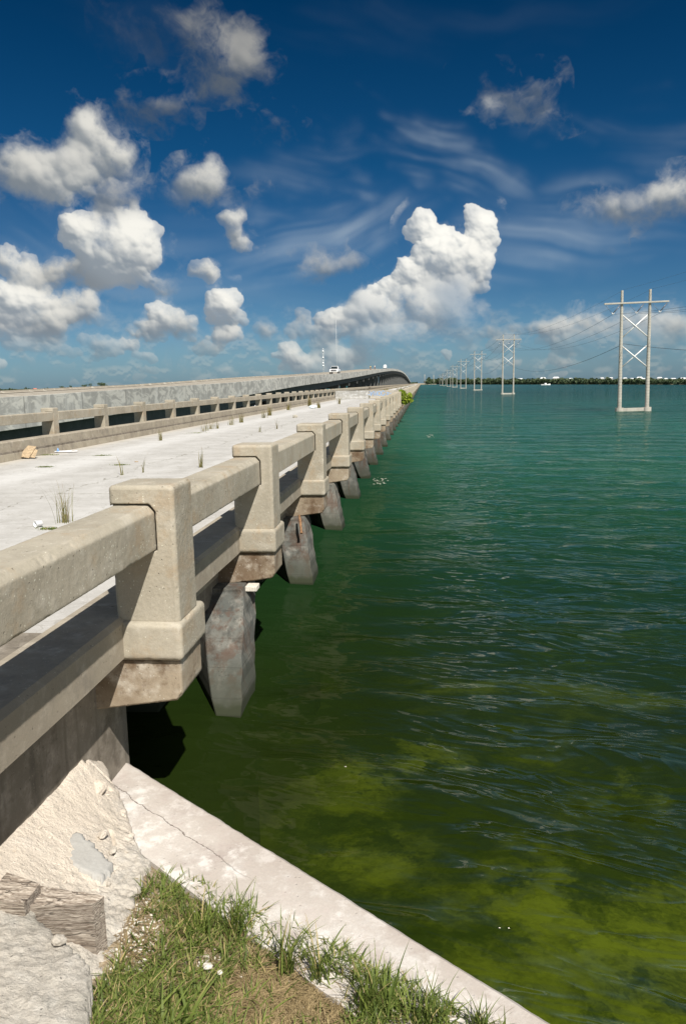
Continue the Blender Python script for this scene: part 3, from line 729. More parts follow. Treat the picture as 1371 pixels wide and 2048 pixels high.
# piers: thin walls that flare into the deck like a shallow arch
def make_pier(near0, far0, near1=-.22, far1=.30, foot=.22):
    # a raked wall pier: its foot (near0, far0) stands nearer the bank than its head (near1, far1)
    mb = MB(); n = 9
    def lv(t_): return near0+(near1-near0)*t_, far0+(far1-far0)*t_, -1.465-.165*t_
    zs = [-2.2]+[.76*k/n for k in range(n+1)]
    outer = []; core = []
    for i, z_ in enumerate(zs):
        t_ = max(0, z_)/.76; a_, f_, x_ = lv(t_)
        f_ += .06*t_*t_; j = .004*((i*37) % 5-2)
        xi = -1.50-foot-(.46-foot)*min(1, (max(0, z_)/.62))**.8
        outer.append([(x_+j, a_, z_), (x_+j, f_-.05, z_), (x_-.05, f_, z_), (xi-.30, f_, z_), (xi, a_, z_)])
        if z_ < .60: core.append([(-2.16, a_+.03, z_), (-2.16, f_-.002, z_), (-11.06, f_-.002, z_), (-11.06, a_+.03, z_)])
    a_, f_, x_ = lv(.788); core.append([(-2.16, a_+.03, .598), (-2.16, f_, .598), (-11.06, f_, .598), (-11.06, a_+.03, .598)])
    outer.append([(-1.66, near1, .80), (-1.66, far1, .80), (-1.67, far1+.01, .80), (-1.99, far1+.01, .80), (-1.97, near1, .80)])
    mb.loft(outer); mb.loft(core)
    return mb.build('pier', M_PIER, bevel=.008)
feet = [(-1.17, -.56), (-.66, -.06), (-.50, .10), (-.30, .28)]
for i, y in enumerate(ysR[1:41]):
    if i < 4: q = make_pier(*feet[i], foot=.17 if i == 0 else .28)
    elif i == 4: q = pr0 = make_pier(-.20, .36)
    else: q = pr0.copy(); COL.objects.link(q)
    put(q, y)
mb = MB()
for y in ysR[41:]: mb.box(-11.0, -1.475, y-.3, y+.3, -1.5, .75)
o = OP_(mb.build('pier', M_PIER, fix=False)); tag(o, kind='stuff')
# pale broken concrete piece and a rusty bar under two brackets
mb = MB(); pz = onX(511, 1174, -1.56); mb.box(-1.64, -1.53, pz.y-.10, pz.y+.04, pz.z-.02, pz.z+.03); o = OP_(mb.build('concrete_piece', M_LIME, bevel=.006))
mb = MB(); pz = onX(601, 1056, -1.50)
pz = onX(602, 1050, -1.64); mb.tube([(-1.68, pz.y+.10, pz.z+.12), (-1.65, pz.y, pz.z+.03), (-1.64, pz.y-.02, pz.z-.08), (-1.63, pz.y-.06, pz.z-.10)], [.014,.02,.016,.02], 6); OP_(mb.build('rusty_bar', M_RUST))

# ------------------------------------------------------------------ foreground: wing wall, ground, mortar, timber, grass
ZW = .25
A_ = Vector((-1.905, 4.49)); dW = Vector((.787, -.617)); nW = Vector((-.617, -.787))
def wpt(s, d): return A_ + dW*s + nW*d
mb = MB()
secs = []
N = 320
for k in range(N+1):
    s_ = 9.0*k/N - .02
    def j(a=.011, f=11, o=0): return a*mn.fractal((s_*f+o, 3.3, o), 1.0, 2.0, 4)
    P = [(-.0, -1.6), (-.0, ZW-.05), (.010+j(), ZW-.018+j(.005)), (.035+j(.004), ZW), (.50, ZW+.004), (.50, -.6)]
    secs.append([(*wpt(s_, d), z_) for d, z_ in P])
mb.loft(secs); wing = mb.build('wing_wall', M_WING)
tag(wing, 'pale concrete wing wall running from the bridge abutment down to the lower right, above the water', 'wall')

def ground_z(x, y):
    d = (Vector((x, y))-A_).dot(nW)
    return ZW-.02 + .16*max(0, d-.50) + .03*mn.fractal((x*3, y*3, 0), 1, 2, 4)
gx = np.linspace(-1.98, 7.5, 260); gy = np.linspace(-6, 4.3, 260)
GX, GY = np.meshgrid(gx, gy, indexing='ij'); GZ = np.zeros_like(GX)
for i in range(GX.shape[0]):
    for k in range(GX.shape[1]):
        x, y = GX[i, k], GY[i, k]; d = (x-A_.x)*nW.x+(y-A_.y)*nW.y
        GZ[i, k] = ground_z(x, y) if d > .40 else -.5
me_o = grid_obj('ground', GX, GY, GZ, M_SOIL)
bm = bmesh.new(); bm.from_mesh(me_o.data)
dead = [f for f in bm.faces if min((v.co.x-A_.x)*nW.x+(v.co.y-A_.y)*nW.y for v in f.verts) < .42]
bmesh.ops.delete(bm, geom=dead, context='FACES'); bm.normal_update()
for f in bm.faces:
    if f.normal.z < 0: f.normal_flip()
bm.to_mesh(me_o.data); bm.free(); tag(me_o, kind='structure')
def gpt(u, v):
    z = .3
    for _ in range(6):
        q = onZ(u, v, z); z = ground_z(q.x, q.y)
    return onZ(u, v, z)

def inside(pt, poly):
    x, y = pt; c = False; n = len(poly)
    for i in range(n):
        x1, y1 = poly[i]; x2, y2 = poly[(i+1) % n]
        if (y1 > y) != (y2 > y) and x < (x2-x1)*(y-y1)/(y2-y1)+x1: c = not c
    return c
def slab(name, ctrl, inner, mat, step=.012, amp=.02, freq=6, ragged=.02, thick=.12, parent=None, cracks=None, smooth=None):
    """rough slab whose outline (x,y,z) is jagged; top height blends the control heights, plus noise"""
    amp0 = amp; poly = [(c.x, c.y) for c in ctrl]; pts = [(c.x, c.y, c.z) for c in list(ctrl)+list(inner)]
    P = np.array(pts)
    x0, x1 = P[:,0].min()-.03, P[:,0].max()+.03; y0, y1 = P[:,1].min()-.03, P[:,1].max()+.03
    n_ = len(P); dd_ = (P[:,None,0]-P[None,:,0])**2+(P[:,None,1]-P[None,:,1])**2+1e-9
    K_ = .5*dd_*np.log(dd_)+.02*np.eye(n_); Q_ = np.column_stack([np.ones(n_), P[:,0], P[:,1]])
    wt_ = np.linalg.solve(np.block([[K_, Q_], [Q_.T, np.zeros((3, 3))]]), np.concatenate([P[:,2], np.zeros(3)]))   # smooth surface through the control heights
    nx = int((x1-x0)/step); ny = int((y1-y0)/step)
    idx = {}; vs = []; fs = []
    def H(x, y):
        d2 = (P[:,0]-x)**2+(P[:,1]-y)**2+1e-9
        z = float((.5*d2*np.log(d2)*wt_[:-3]).sum()+wt_[-3]+wt_[-2]*x+wt_[-1]*y); amp = amp0*(smooth(x) if smooth else 1)
        z += amp*mn.fractal((x*freq, y*freq, 1.7), .9, 2.1, 6)
        z += amp*1.1*abs(mn.noise((x*freq*1.7, y*freq*1.7, 5))) + amp*.7*abs(mn.noise((x*freq*4, y*freq*4, 8))) + .0022*mn.noise((x*150, y*150, 2)) + .0016*mn.noise((x*320, y*320, 7))
        if cracks: z -= cracks(x, y)
        return z
    keep = np.zeros((nx, ny), bool)
    for i in range(nx):
        for k in range(ny):
            x = x0+i*step; y = y0+k*step
            jx = ragged*mn.fractal((x*14, y*14, 3), .8, 2, 4); jy = ragged*mn.fractal((x*14, y*14, 9), .8, 2, 4)
            keep[i, k] = inside((x+jx, y+jy), poly)
    def vid(i, k, b=0):
        key = (i, k, b)
        if key not in idx:
            x = x0+(i-.5)*step; y = y0+(k-.5)*step; z = H(x, y)
            edge = 4 - sum(1 for a, c in ((i,k),(i-1,k),(i,k-1),(i-1,k-1)) if 0 <= a < nx and 0 <= c < ny and keep[a, c])
            if b: z -= thick
            elif edge: z -= step*.7
            idx[key] = len(vs); vs.append((x+.25*step*mn.noise((x*50, y*50, 0)), y+.25*step*mn.noise((x*50, y*50, 4)), z))
        return idx[key]
    for i in range(nx):
        for k in range(ny):
            if not keep[i, k]: continue
            fs.append((vid(i,k), vid(i+1,k), vid(i+1,k+1), vid(i,k+1)))
            for (a, c, e1, e2) in ((i-1,k,(i,k+1),(i,k)), (i+1,k,(i+1,k),(i+1,k+1)), (i,k-1,(i,k),(i+1,k)), (i,k+1,(i+1,k+1),(i,k+1))):
                if not (0 <= a < nx and 0 <= c < ny and keep[a, c]):
                    fs.append((vid(*e1), vid(*e2), vid(*e2, 1), vid(*e1, 1)))
    m_ = MB(); m_.add(vs, fs, 0, True); o = m_.build(name, mat, parent, fix=True)
    return o
def C3(lst): return [onZ(u, v, z) for u, v, z in lst]
def heapcrack(x, y):
    d = 0
    for (u1, v1, u2, v2, z, wd, dp) in CR:
        a = onZ(u1, v1, z).xy; b_ = onZ(u2, v2, z).xy; q = Vector((x, y)); q.x += .02*mn.noise((x*12, y*12, 0)); q.y += .02*mn.noise((x*12, y*12, 6))
        tt = max(0, min(1, (q-a).dot(b_-a)/max(1e-6, (b_-a).length_squared))); e = (q-(a+(b_-a)*tt)).length
        d = max(d, dp*max(0, 1-e/wd))
    return d
CR = [(180,1555,216,1548,.45,.014,.045),(200,1590,216,1570,.42,.016,.05),(222,1660,228,1690,.36,.012,.04),(218,1750,228,1735,.33,.012,.05),(228,1700,218,1735,.34,.006,.02)]
heap = slab('mortar_heap', [Vector((-2.12, q_.y, q_.z)) for q_ in (onX(u, v, -1.912) for u, v in ((-60,1752),(-20,1710),(40,1648),(95,1588),(140,1534),(166,1511)))]+[onX(170, 1510, -1.88)]+C3([(192,1513,.452),(212,1532,.435),(221,1562,.40),(240,1590,.32),(252,1625,.29),(268,1680,.28),(300,1720,.275),(285,1755,.275),(278,1775,.28),(264,1795,.28),(268,1830,.28),(250,1862,.29),(232,1905,.30),(212,1940,.31),(190,1960,.32),(120,1990,.36),(-60,1990,.45)]),
      [onX(u, v, -1.90) for u, v in ((-60,1752),(-20,1710),(40,1648),(95,1588),(140,1534),(166,1513))]+C3([(60,1690,.56),(130,1600,.53),(170,1560,.50),(190,1620,.42),(215,1640,.36),(150,1680,.44),(100,1730,.46),(205,1720,.36),(240,1740,.30),(230,1800,.30)]), M_MORTAR, amp=.007, freq=13, step=.008, cracks=heapcrack, thick=.30, smooth=lambda x: max(.4, min(2.4, (x+1.85)*5.0)))
tag(heap, 'rough peach and white broken mortar heaped against the bridge abutment', 'rubble')
patch = slab('plaster_patch', C3([(140,1668,.462),(160,1662,.46),(178,1672,.446),(200,1700,.405),(222,1730,.372),(205,1755,.372),(160,1735,.417),(128,1715,.442),(120,1700,.452)]), [], M_PATCH, amp=.003, freq=5, ragged=.02, thick=.08, parent=heap, step=.009)
lump = slab('concrete_lump', C3([(-60,1775,.54),(0,1792,.54),(40,1800,.535),(62,1818,.53),(90,1850,.52),(118,1880,.51),(140,1900,.505),(168,1925,.50),(180,1955,.49),(174,1990,.49),(168,2060,.49),(165,2130,.49),(-60,2130,.53)]),
      C3([(60,1900,.535),(100,1960,.53),(30,1850,.55),(120,2040,.52),(20,2000,.54)]), M_LUMP, amp=.010, freq=15, thick=.30, step=.009)
tag(lump, 'rough grey white lump of old concrete in the lower left corner before the timber', 'concrete lump')
# timber
def timber(name, cor, zt, h, label):
    a, b_, c_, d_ = [onZ(u, v, zt) for u, v in cor]
    ctr = (a+b_+c_+d_)/4; o3 = []
    N1, N2, N3 = 22, 12, 14
    m_ = MB()
    def pt(s_, t_, z_):
        q = (a*(1-s_)+b_*s_)*(1-t_) + (d_*(1-s_)+c_*s_)*t_
        e = q - ctr
        j = .0022*mn.fractal((e.x*14+z_*3, e.y*22, z_*9), .8, 2, 5)
        return Vector((e.x + j, e.y + .7*j, z_*h + (.005*mn.fractal((e.x*18, e.y*18, 2), .8, 2, 4) if z_ == 0 else 0)))
    vs = {}; V = []; Fc = []
    def g(i, j_, k):
        if (i, j_, k) not in vs: vs[(i, j_, k)] = len(V); V.append(pt(i/N1, j_/N2, -k/N3))
        return vs[(i, j_, k)]
    for i in range(N1):
        for j_ in range(N2):
            Fc.append((g(i,j_,0), g(i+1,j_,0), g(i+1,j_+1,0), g(i,j_+1,0)))
        for k in range(N3):
            Fc.append((g(i,0,k), g(i+1,0,k), g(i+1,0,k+1), g(i,0,k+1))); Fc.append((g(i,N2,k), g(i+1,N2,k), g(i+1,N2,k+1), g(i,N2,k+1)))
    for j_ in range(N2):
        for k in range(N3):
            Fc.append((g(0,j_,k), g(0,j_+1,k), g(0,j_+1,k+1), g(0,j_,k+1))); Fc.append((g(N1,j_,k), g(N1,j_+1,k), g(N1,j_+1,k+1), g(N1,j_,k+1)))
    m_.add(V, Fc, 0, False); o = m_.build(name, M_WOOD, bevel=0); o.location = ctr
    tag(o, label, 'timber'); return o
timber('timber_stub', [(48,1812),(185,1808),(208,1792),(78,1771)], .56, .26, 'thick square stub of weathered grey timber sticking out between the concrete lumps')
timber('timber_stub', [(-30,1800),(48,1806),(81,1768),(14,1745)], .60, .20, 'shorter brown split end of weathered timber at the left edge of the photo')

# grass ------------------------------------------------------------
def blades(roots, mat, name, parent=None, hmin=.06, hmax=.15, wd=.0045, lean=.5, seg=5, tint=(0, 1), flat=.0, heads=0):
    V = []; Fc = []; T = []
    for (x, y, z) in roots:
        h = random.uniform(hmin, hmax); a = random.uniform(0, 6.283); l = random.uniform(.1, 1)*lean
        w_ = wd*random.uniform(.6, 1.4); t0 = random.uniform(*tint)
        dx_, dy_ = math.cos(a), math.sin(a); px_, py_ = -dy_, dx_
        b2_ = random.uniform(.3, 1.4)
        o = len(V)
        for k in range(seg+1):
            s_ = k/seg; ww = w_*(1-s_**1.8)+.0003
            out_ = h*l*(s_**1.6)*(1+flat); up_ = h*(s_ - l*b2_*.45*s_**2.4)*(1-flat*.6)
            cx = x+dx_*out_; cy = y+dy_*out_; cz = z-.004+max(up_, -.0)
            tw = .4*s_
            V.append((cx-px_*ww*math.cos(tw), cy-py_*ww*math.cos(tw), cz-ww*math.sin(tw))); V.append((cx+px_*ww*math.cos(tw), cy+py_*ww*math.cos(tw), cz+ww*math.sin(tw)))
            T += [t0, t0]
        for k in range(seg): Fc.append((o+2*k, o+2*k+1, o+2*k+3, o+2*k+2))
        if heads and random.random() < heads:
            tip = Vector(V[-1]); n_ = 12
            for q in range(n_):
                o2 = len(V); c0 = tip - Vector((dx_*l, dy_*l, 1)).normalized()*(q*.006)
                dd = Vector((random.uniform(-1, 1), random.uniform(-1, 1), 1.4)).normalized()*.012
                V += [tuple(c0), tuple(c0+dd*.5+Vector((.0014, 0, 0))), tuple(c0+dd)]; T += [.97]*3; Fc.append((o2, o2+1, o2+2))
    m_ = MB(); m_.v = V; m_.f = Fc; m_.mi = [0]*len(Fc); m_.sm = [True]*len(Fc)
    o = m_.build(name, mat, parent, fix=False)
    at = o.data.attributes.new('tint', 'FLOAT', 'POINT'); at.data.foreach_set('value', T)
    return o
def scatter(poly, n, dens=None, ctr=None):
    out_ = []; us = [q[0] for q in poly]; vs_ = [q[1] for q in poly]
    while len(out_) < n:
        u = random.uniform(min(us), max(us)); v = random.uniform(min(vs_), max(vs_))
        if not inside((u, v), poly): continue
        if dens and random.random() > dens(u, v): continue
        q = gpt(u, v); out_.append(tuple(q))
    return out_
GP = [(268,1800),(300,1762),(345,1752),(395,1762),(450,1800),(520,1835),(600,1868),(700,1918),(800,1972),(880,2010),(985,2060),(1060,2110),(150,2110),(180,2000),(235,1930),(262,1870)]
def bare(u, v):
    d = ((u-580)/120)**2+((v-2010)/72)**2
    n = .5+.5*mn.noise((u*.012, v*.016, 0)); n2 = .5+.5*mn.noise((u*.035, v*.045, 4))
    g = 1.0
    if d < 1.3: g *= .10+.25*max(0, d-.6)
    d2 = ((u-272)/45)**2+((v-1880)/75)**2
    if d2 < 1: g *= .25
    d3 = ((u-415)/30)**2+((v-1930)/22)**2
    if d3 < 1: g *= .05
    if n2 < .46: g *= .15
    return g*(.55+.6*n)
gr1 = blades(scatter(GP, 7000, bare), M_GRASS, 'grass', hmin=.035, hmax=.10, wd=.0030, lean=1.0, flat=.3)
tag(gr1, 'green creeping grass growing over the bank in the foreground', 'grass', kind='stuff')
gd = blades(scatter([(260,1820),(350,1770),(600,1880),(900,2030),(1000,2110),(150,2110),(220,1960)], 9000, lambda u, v: .25+.9*(((u-560)/170)**2+((v-2000)/95)**2 < 1)), M_DRY, 'dry_grass', hmin=.03, hmax=.075, wd=.0016, lean=1.3, flat=.85, seg=3)
tag(gd, 'dry straw coloured dead grass matted on the sandy bank', 'dead grass', kind='stuff')
# white limestone chips
mb = MB()
def chip(mb, c, r, mi=0):
    ph = random.uniform(0, 6); pts = []
    bmt = bmesh.new(); bmesh.ops.create_icosphere(bmt, subdivisions=1, radius=1)
    s3 = (random.uniform(.7, 1.3), random.uniform(.7, 1.3), random.uniform(.4, .8))
    vs = [Vector((v.co.x*s3[0], v.co.y*s3[1], v.co.z*s3[2]))*r*random.uniform(.75, 1.2)+Vector(c) for v in bmt.verts]
    fs = [[v.index for v in f.verts] for f in bmt.faces]; bmt.free(); mb.add(vs, fs, mi, False)
for q in scatter([(240,1800),(320,1780),(330,1850),(300,1920),(250,1990),(190,2040),(180,1990),(230,1920)], 420): chip(mb, q, random.uniform(.002, .0085))
for q in scatter([(385,1915),(440,1910),(450,1945),(400,1955)], 70): chip(mb, q, random.uniform(.002, .010))
for q in scatter(GP, 260): chip(mb, q, random.uniform(.002, .008))
o = mb.build('limestone_chips', M_LIME, fix=False); tag(o, 'white limestone chips scattered among the foreground grass', 'gravel', kind='stuff')
# loose broken pieces lying on and beside the heap
def chunk(u, v, z, r, lab, mat=None):
    bmt = bmesh.new(); bmesh.ops.create_icosphere(bmt, subdivisions=3, radius=1); sd = random.random()*90; vs = []
    for q_ in bmt.verts:
        c = q_.co; k_ = max(abs(c.x), abs(c.y)*1.1, abs(c.z)*1.25); f = .80/k_*.6+.4
        f *= 1+.22*mn.noise((c.x*1.7+sd, c.y*1.7, c.z*1.7))+.08*mn.noise((c.x*6+sd, c.y*6, c.z*6))
        vs.append((c.x*r*f, c.y*r*.8*f, c.z*r*.6*f))
    fs = [[x_.index for x_ in f_.verts] for f_ in bmt.faces]; bmt.free(); m_ = MB(); m_.add(vs, fs, 0, False)
    o = m_.build('broken_concrete', mat or M_MORTAR); o.location = onZ(u, v, z); o.rotation_euler = (random.uniform(-.4,.4), random.uniform(-.4,.4), random.uniform(0, 6)); tag(o, lab, 'rubble', 'loose pieces of broken concrete'); return o
chunk(196, 1577, .45, .055, 'cracked block of mortar wedged at the upper right of the heap')
chunk(245, 1628, .31, .030, 'fist sized stone lying where the heap meets the pale wall top')
chunk(262, 1672, .29, .022, 'small stone below the fist sized one, on the heap edge')
chunk(226, 1700, .36, .026, 'dark edged chip beside the grey plaster patch')
chunk(206, 1668, .40, .030, 'rough knob of mortar above the grey plaster patch')
chunk(415, 1932, .32, .020, 'white broken lump lying in the grass above the bare patch', M_LIME)
chunk(440, 1945, .32, .012, 'smaller white piece right of the white lump in the grass', M_LIME)
chunk(118, 1880, .54, .030, 'loose piece on the lower left concrete below the timber')
mb = MB()
for _ in range(900):
    u = random.uniform(-10, 290); v = random.uniform(1530, 2040)
    q = onZ(u, v, .5); 
    hit, loc, nor, ix = heap.ray_cast(Vector((q.x, q.y, 2)), Vector((0, 0, -1)))
    if not hit: continue
    if random.random() < (.85 if (190 < u < 270) else .25): chip(mb, (q.x, q.y, loc.z+.001), abs(random.gauss(0, .0045))+.0012)
o = mb.build('grit', M_MORTAR, fix=False); tag(o, 'loose grit and crumbs of mortar scattered over the rubble heap', 'grit', kind='stuff')
# distinct taller grass tufts
TF = [(395,1860,.20,.10,150,'bushy clump of bright green grass at the upper left of the bank'),
      (470,1870,.24,.09,130,'green grass clump arching right over the wall, near the middle of the bank'),
      (575,1950,.30,.045,70,'upright pale based grass tuft standing alone by the bare patch'),
      (640,1965,.26,.05,60,'thin tall grass tuft with bent seed stalks right of the bare patch'),
      (740,2020,.22,.09,170,'dense low grass clump with many short side leaves near the bottom middle'),
      (850,2050,.20,.09,110,'spiky grass clump hanging over the wall edge near the bottom'),
      (965,2075,.18,.06,60,'straggly grass tuft with straw stalks reaching over the wall edge'),
      (330,2050,.20,.12,80,'broad bladed grass clump at the bottom, left of the bare patch'),
      (1150,2110,.22,.05,10,'few thin seed stalks poking up at the bottom edge over the water')]
for (u, v, h, rad, n, lab) in TF:
    n = int(n*.6)
    q = gpt(u, v) if u < 1100 else Vector((*wpt(3.35, .05), ZW))
    rt = [(random.gauss(0, rad*.42), random.gauss(0, rad*.42), 0) for _ in range(n)]
    o = blades(rt, M_GRASS, 'grass_tuft', hmin=h*.4, hmax=h*1.15, wd=.0032 if u != 330 else .0055, lean=.75, heads=.03 if u != 640 and u != 1150 else .25, flat=0 if u != 330 else .4)
    o.location = q; tag(o, lab, 'grass tuft', 'grass tufts on the foreground bank')

# ------------------------------------------------------------------ things on the old deck
ZD = .862
def deck_tuft(u, v, h, n, lab, wd=.003, rad=.05, lean=.45, heads=.5):
    q = onZ(u, v, ZD)
    o = blades([(random.gauss(0, rad), random.gauss(0, rad), 0) for _ in range(n)], M_TUFT, 'grass_tuft', hmin=h*.35, hmax=h, wd=wd, lean=lean, heads=heads)
    o.location = q; tag(o, lab, 'grass tuft', 'grass tufts growing from the old bridge deck'); return o
deck_tuft(130,1045,.62,46,'large grass tuft with tall seed heads growing beside the white cup behind the near rail', rad=.045, lean=.55)
DT = [(275,868,.50,40,'grass tuft standing right against the left curb, nearest one to the viewer'),
      (321,881,.42,34,'golden grass tuft standing alone in front of the left curb'),
      (407,863,.42,18,'small leftmost tuft of the row of four in the middle of the deck'),
      (413,861,.40,16,'narrow second tuft from the left in the row of four on the deck'),
      (423,858,.44,20,'third tuft from the left in the row of four on the deck'),
      (434,857,.46,26,'bushiest tuft, rightmost of the row of four on the deck'),
      (463,850,.50,24,'tuft on the open deck left of the greener one'),
      (483,845,.60,36,'greener tuft on the open deck below the white bag'),
      (494,826,.60,30,'tuft leaning on the left curb beside the white bag'),
      (527,836,.60,30,'tuft on the deck to the right of the white bag'),
      (539,831,.75,44,'fuller tuft further right of the white bag on the deck'),
      (576,820,.70,30,'thin tuft on the deck before the pale stone'),
      (618,812,1.0,60,'broad brown tuft on the far deck left of the bluish litter'),
      (637,816,.80,40,'tuft just behind the bluish litter on the far deck'),
      (576,811,.6,30,'low tuft at the foot of the left curb far along the deck'),
      (678,808,.9,30,'small tuft in front of the whitewashed barrier'),
      (517,864,.50,10,'sparse leaning tuft behind the second near post'),
      (555,858,.6,14,'sparse thin tuft above the second near rail'),
      (402,935,.60,14,'thin dry tuft rising behind the rail between the first two posts'),
      (286,945,.66,6,'tall dry stalks rising right behind the nearest post top'),
      (243,950,.50,5,'short dry stalks rising behind the left part of the nearest post')]
for (u, v, h, n, lab) in DT: deck_tuft(u, v, h, n, lab, wd=.006+.0005*max(0, 870-v)/3, rad=.06 if v < 870 else .03)
def mat_patch(u, v, r, lab):
    q = onZ(u, v, ZD)
    o = blades([(random.gauss(0, r), random.gauss(0, r*.5), 0) for _ in range(200)], M_GRASS, 'weed_mat', hmin=.02, hmax=.06, wd=.005, lean=1.3, flat=.6, seg=3)
    o.location = q; tag(o, lab, 'weeds', 'low weeds in the deck joints')
mat_patch(205,911,.13,'low green weed mat on the open deck beyond the white cup')
mat_patch(241,930,.09,'small weed patch in the cross joint just behind the nearest post')
mat_patch(90,934,.10,'flat weed strip in the cross joint on the left of the deck')
mat_patch(320,961,.05,'tiny weed sprig on the deck beside the tall tuft') if False else None
mat_patch(393,866,.20,'dark green weed mat left of the row of four tufts')
mat_patch(94,910,.16,'weed patch under the plastic litter at the left curb')
mat_patch(680,800,.9,'green weed mat at the foot of the whitewashed barrier')
mat_patch(105,1058,.09,'bright weed mat under the white cup behind the near rail')
# cup
q = onZ(84, 1053, ZD)
mb = MB(); n = 20; secs = []
for (a, r) in ((0,.034),(.001,.036),(.085,.044),(.088,.047),(.090,.044),(.086,.0415),(.004,.034),(.003,.0)):
    secs.append([(a, r*math.cos(2*math.pi*k/n), r*math.sin(2*math.pi*k/n)) for k in range(n)])
mb.loft(secs, 0, True, caps=False); cup = mb.build('plastic_cup', M_WHITE); cup.location = q+Vector((0, 0, .047)); cup.rotation_euler = (0, 0, R(-125))
tag(cup, 'white disposable cup lying on its side behind the near rail', 'cup')
def crumple(name, u, v, size, mat, lab, cat, hgt=.5, z=ZD, sub=3):
    q = onZ(u, v, z); bmt = bmesh.new(); bmesh.ops.create_icosphere(bmt, subdivisions=sub, radius=1)
    sd = random.random()*50
    vs = []
    for vv in bmt.verts:
        c = vv.co; f = 1+.55*mn.noise((c.x*2.2+sd, c.y*2.2, c.z*2.2))+.25*mn.noise((c.x*6+sd, c.y*6, c.z*6))
        vs.append((c.x*size*f, c.y*size*.6*f, (c.z*f*hgt+hgt*.8)*size))
    fs = [[x_.index for x_ in f.verts] for f in bmt.faces]; bmt.free()
    m_ = MB(); m_.add(vs, fs); o = m_.build(name, mat); o.location = q; tag(o, lab, cat); return o
# cardboard: two folded sheets
q = onZ(45, 917, ZD); card = MB()
def sheet(m_, a, b_, c_, d_, th=.006):
    a, b_, c_, d_ = map(Vector, (a, b_, c_, d_)); n_ = (b_-a).cross(d_-a).normalized()*th
    m_.loft([[a, b_, c_, d_], [a+n_, b_+n_, c_+n_, d_+n_]])
sheet(card, (-.45,-.12,.02), (.10,-.16,.05), (.16,.12,.09), (-.38,.10,.03)); sheet(card, (-.05,-.10,.06), (.26,-.14,.02), (.36,.10,.30), (.12,.14,.33)); sheet(card, (.14,-.08,.05),(.40,-.10,.02),(.42,.05,.20),(.28,.10,.27))
o = card.build('cardboard', M_CARD); o.location = q; tag(o, 'crumpled brown cardboard lying against the left curb', 'litter')
q = onZ(120, 905, ZD); lt = MB(); sheet(lt, (-.35,-.08,.02),(.30,-.05,.03),(.34,.10,.05),(-.28,.09,.03), .004); sheet(lt, (.25,-.1,.02),(.55,-.05,.04),(.5,.06,.05),(.3,.08,.02), .004)
o = lt.build('plastic_litter', M_PAPER); o.location = q
lb = MB(); lb.tube([(-.06,0,.03),(-.05,0,.06),(-.05,0,.10),(-.05,0,.13)], [.035,.04,.02,.015], 10); lb.build('bottle', M_BLUEP, o)
tag(o, 'flat white plastic litter with a small blue bottle near the left curb', 'litter')
crumple('plastic_bag', 511, 822, .16, M_PAPER, 'upright crumpled white plastic bag at the left curb', 'bag', 1.3)
crumple('plastic_litter', 625, 817, .27, plain('litter_pale_blue', (.58,.64,.66), .6), 'pale bluish crumpled litter far along the deck', 'litter', .5)
crumple('stone', 590, 835.5, .13, M_STONE, 'small grey stone lying on the open deck', 'stone', .7)
crumple('bread_crust', 273, 924, .05, M_CARD, 'small tan flat scrap on the deck behind the nearest post', 'scrap', .2)
# temporary barriers across the deck
def krail(y, x0, x1, mat, lab):
    o = empty('traffic_barrier', ((x0+x1)/2, y, ZD)); L = (x1-x0)/2
    m_ = MB(); pr = [(-.30,0),(-.30,.08),(-.14,.33),(-.09,.98),(-.07,1.0),(.07,1.0),(.09,.98),(.14,.33),(.30,.08),(.30,0)]
    m_.loft([[(xx, a, b_) for a, b_ in pr] for xx in (-L, L)]); m_.build('body', mat, o, bevel=.01)
    tag(o, lab, 'traffic barrier', 'concrete barriers blocking the old deck'); return o
yk = onZ(684, 798.5, ZD).y
krail(yk, -10.40, -6.35, M_KRAIL2, 'whitewashed concrete barrier across the left half of the old deck')
kb = krail(yk, -6.22, -2.18, M_KRAIL, 'tan concrete barrier with blue spray painted scrawl across the right half of the deck')
# the scrawl
m_ = MB()
def stroke(pts, r=.032):
    P = []
    for i in range(len(pts)-1):
        for k in range(6): s_ = k/6; P.append((pts[i][0]*(1-s_)+pts[i+1][0]*s_, pts[i][1]*(1-s_)+pts[i+1][1]*s_))
    P.append(pts[-1])
    q = []
    for i, (a, b_) in enumerate(P):
        a0, b0 = P[max(0, i-1)]; a1, b1 = P[min(len(P)-1, i+1)]; d = Vector((a1-a0, b1-b0)).normalized(); n_ = Vector((-d.y, d.x))*r
        def pt(c, e):
            zz = .50+c[1]*.50; c = (c[0]*1.15-.75, c[1]); yy = -(.142 - (zz-.33)*.05/.65) - .006; return (c[0], yy, zz) if e == 0 else (c[0], yy, zz)
        q.append([pt((a+n_.x, b_+n_.y/.42), 0), pt((a-n_.x, b_-n_.y/.42), 0)])
    vs = [v for s_ in q for v in s_]; m_.add(vs, [(2*i, 2*i+1, 2*i+3, 2*i+2) for i in range(len(q)-1)])
def circ(cx, cy, rx, ry, a0=0, a1=6.28, n=16): return [(cx+rx*math.cos(a0+(a1-a0)*k/n), cy+ry*math.sin(a0+(a1-a0)*k/n)) for k in range(n+1)]
stroke([(-1.15,.75),(-.95,.25)]); stroke([(-.72,.85),(-.95,.25),(-1.0,-.55)])
stroke([(-1.3,.0),(-.9,.15),(-.4,.12)], .022); stroke([(-.62,.8),(-.62,-.4)]); stroke([(-.38,.75),(-.40,-.35)])
stroke(circ(-.12,.25,.17,.5)); stroke(circ(.28,.30,.20,.55, .6, 5.9)+[(.50,.12),(.34,.10)])
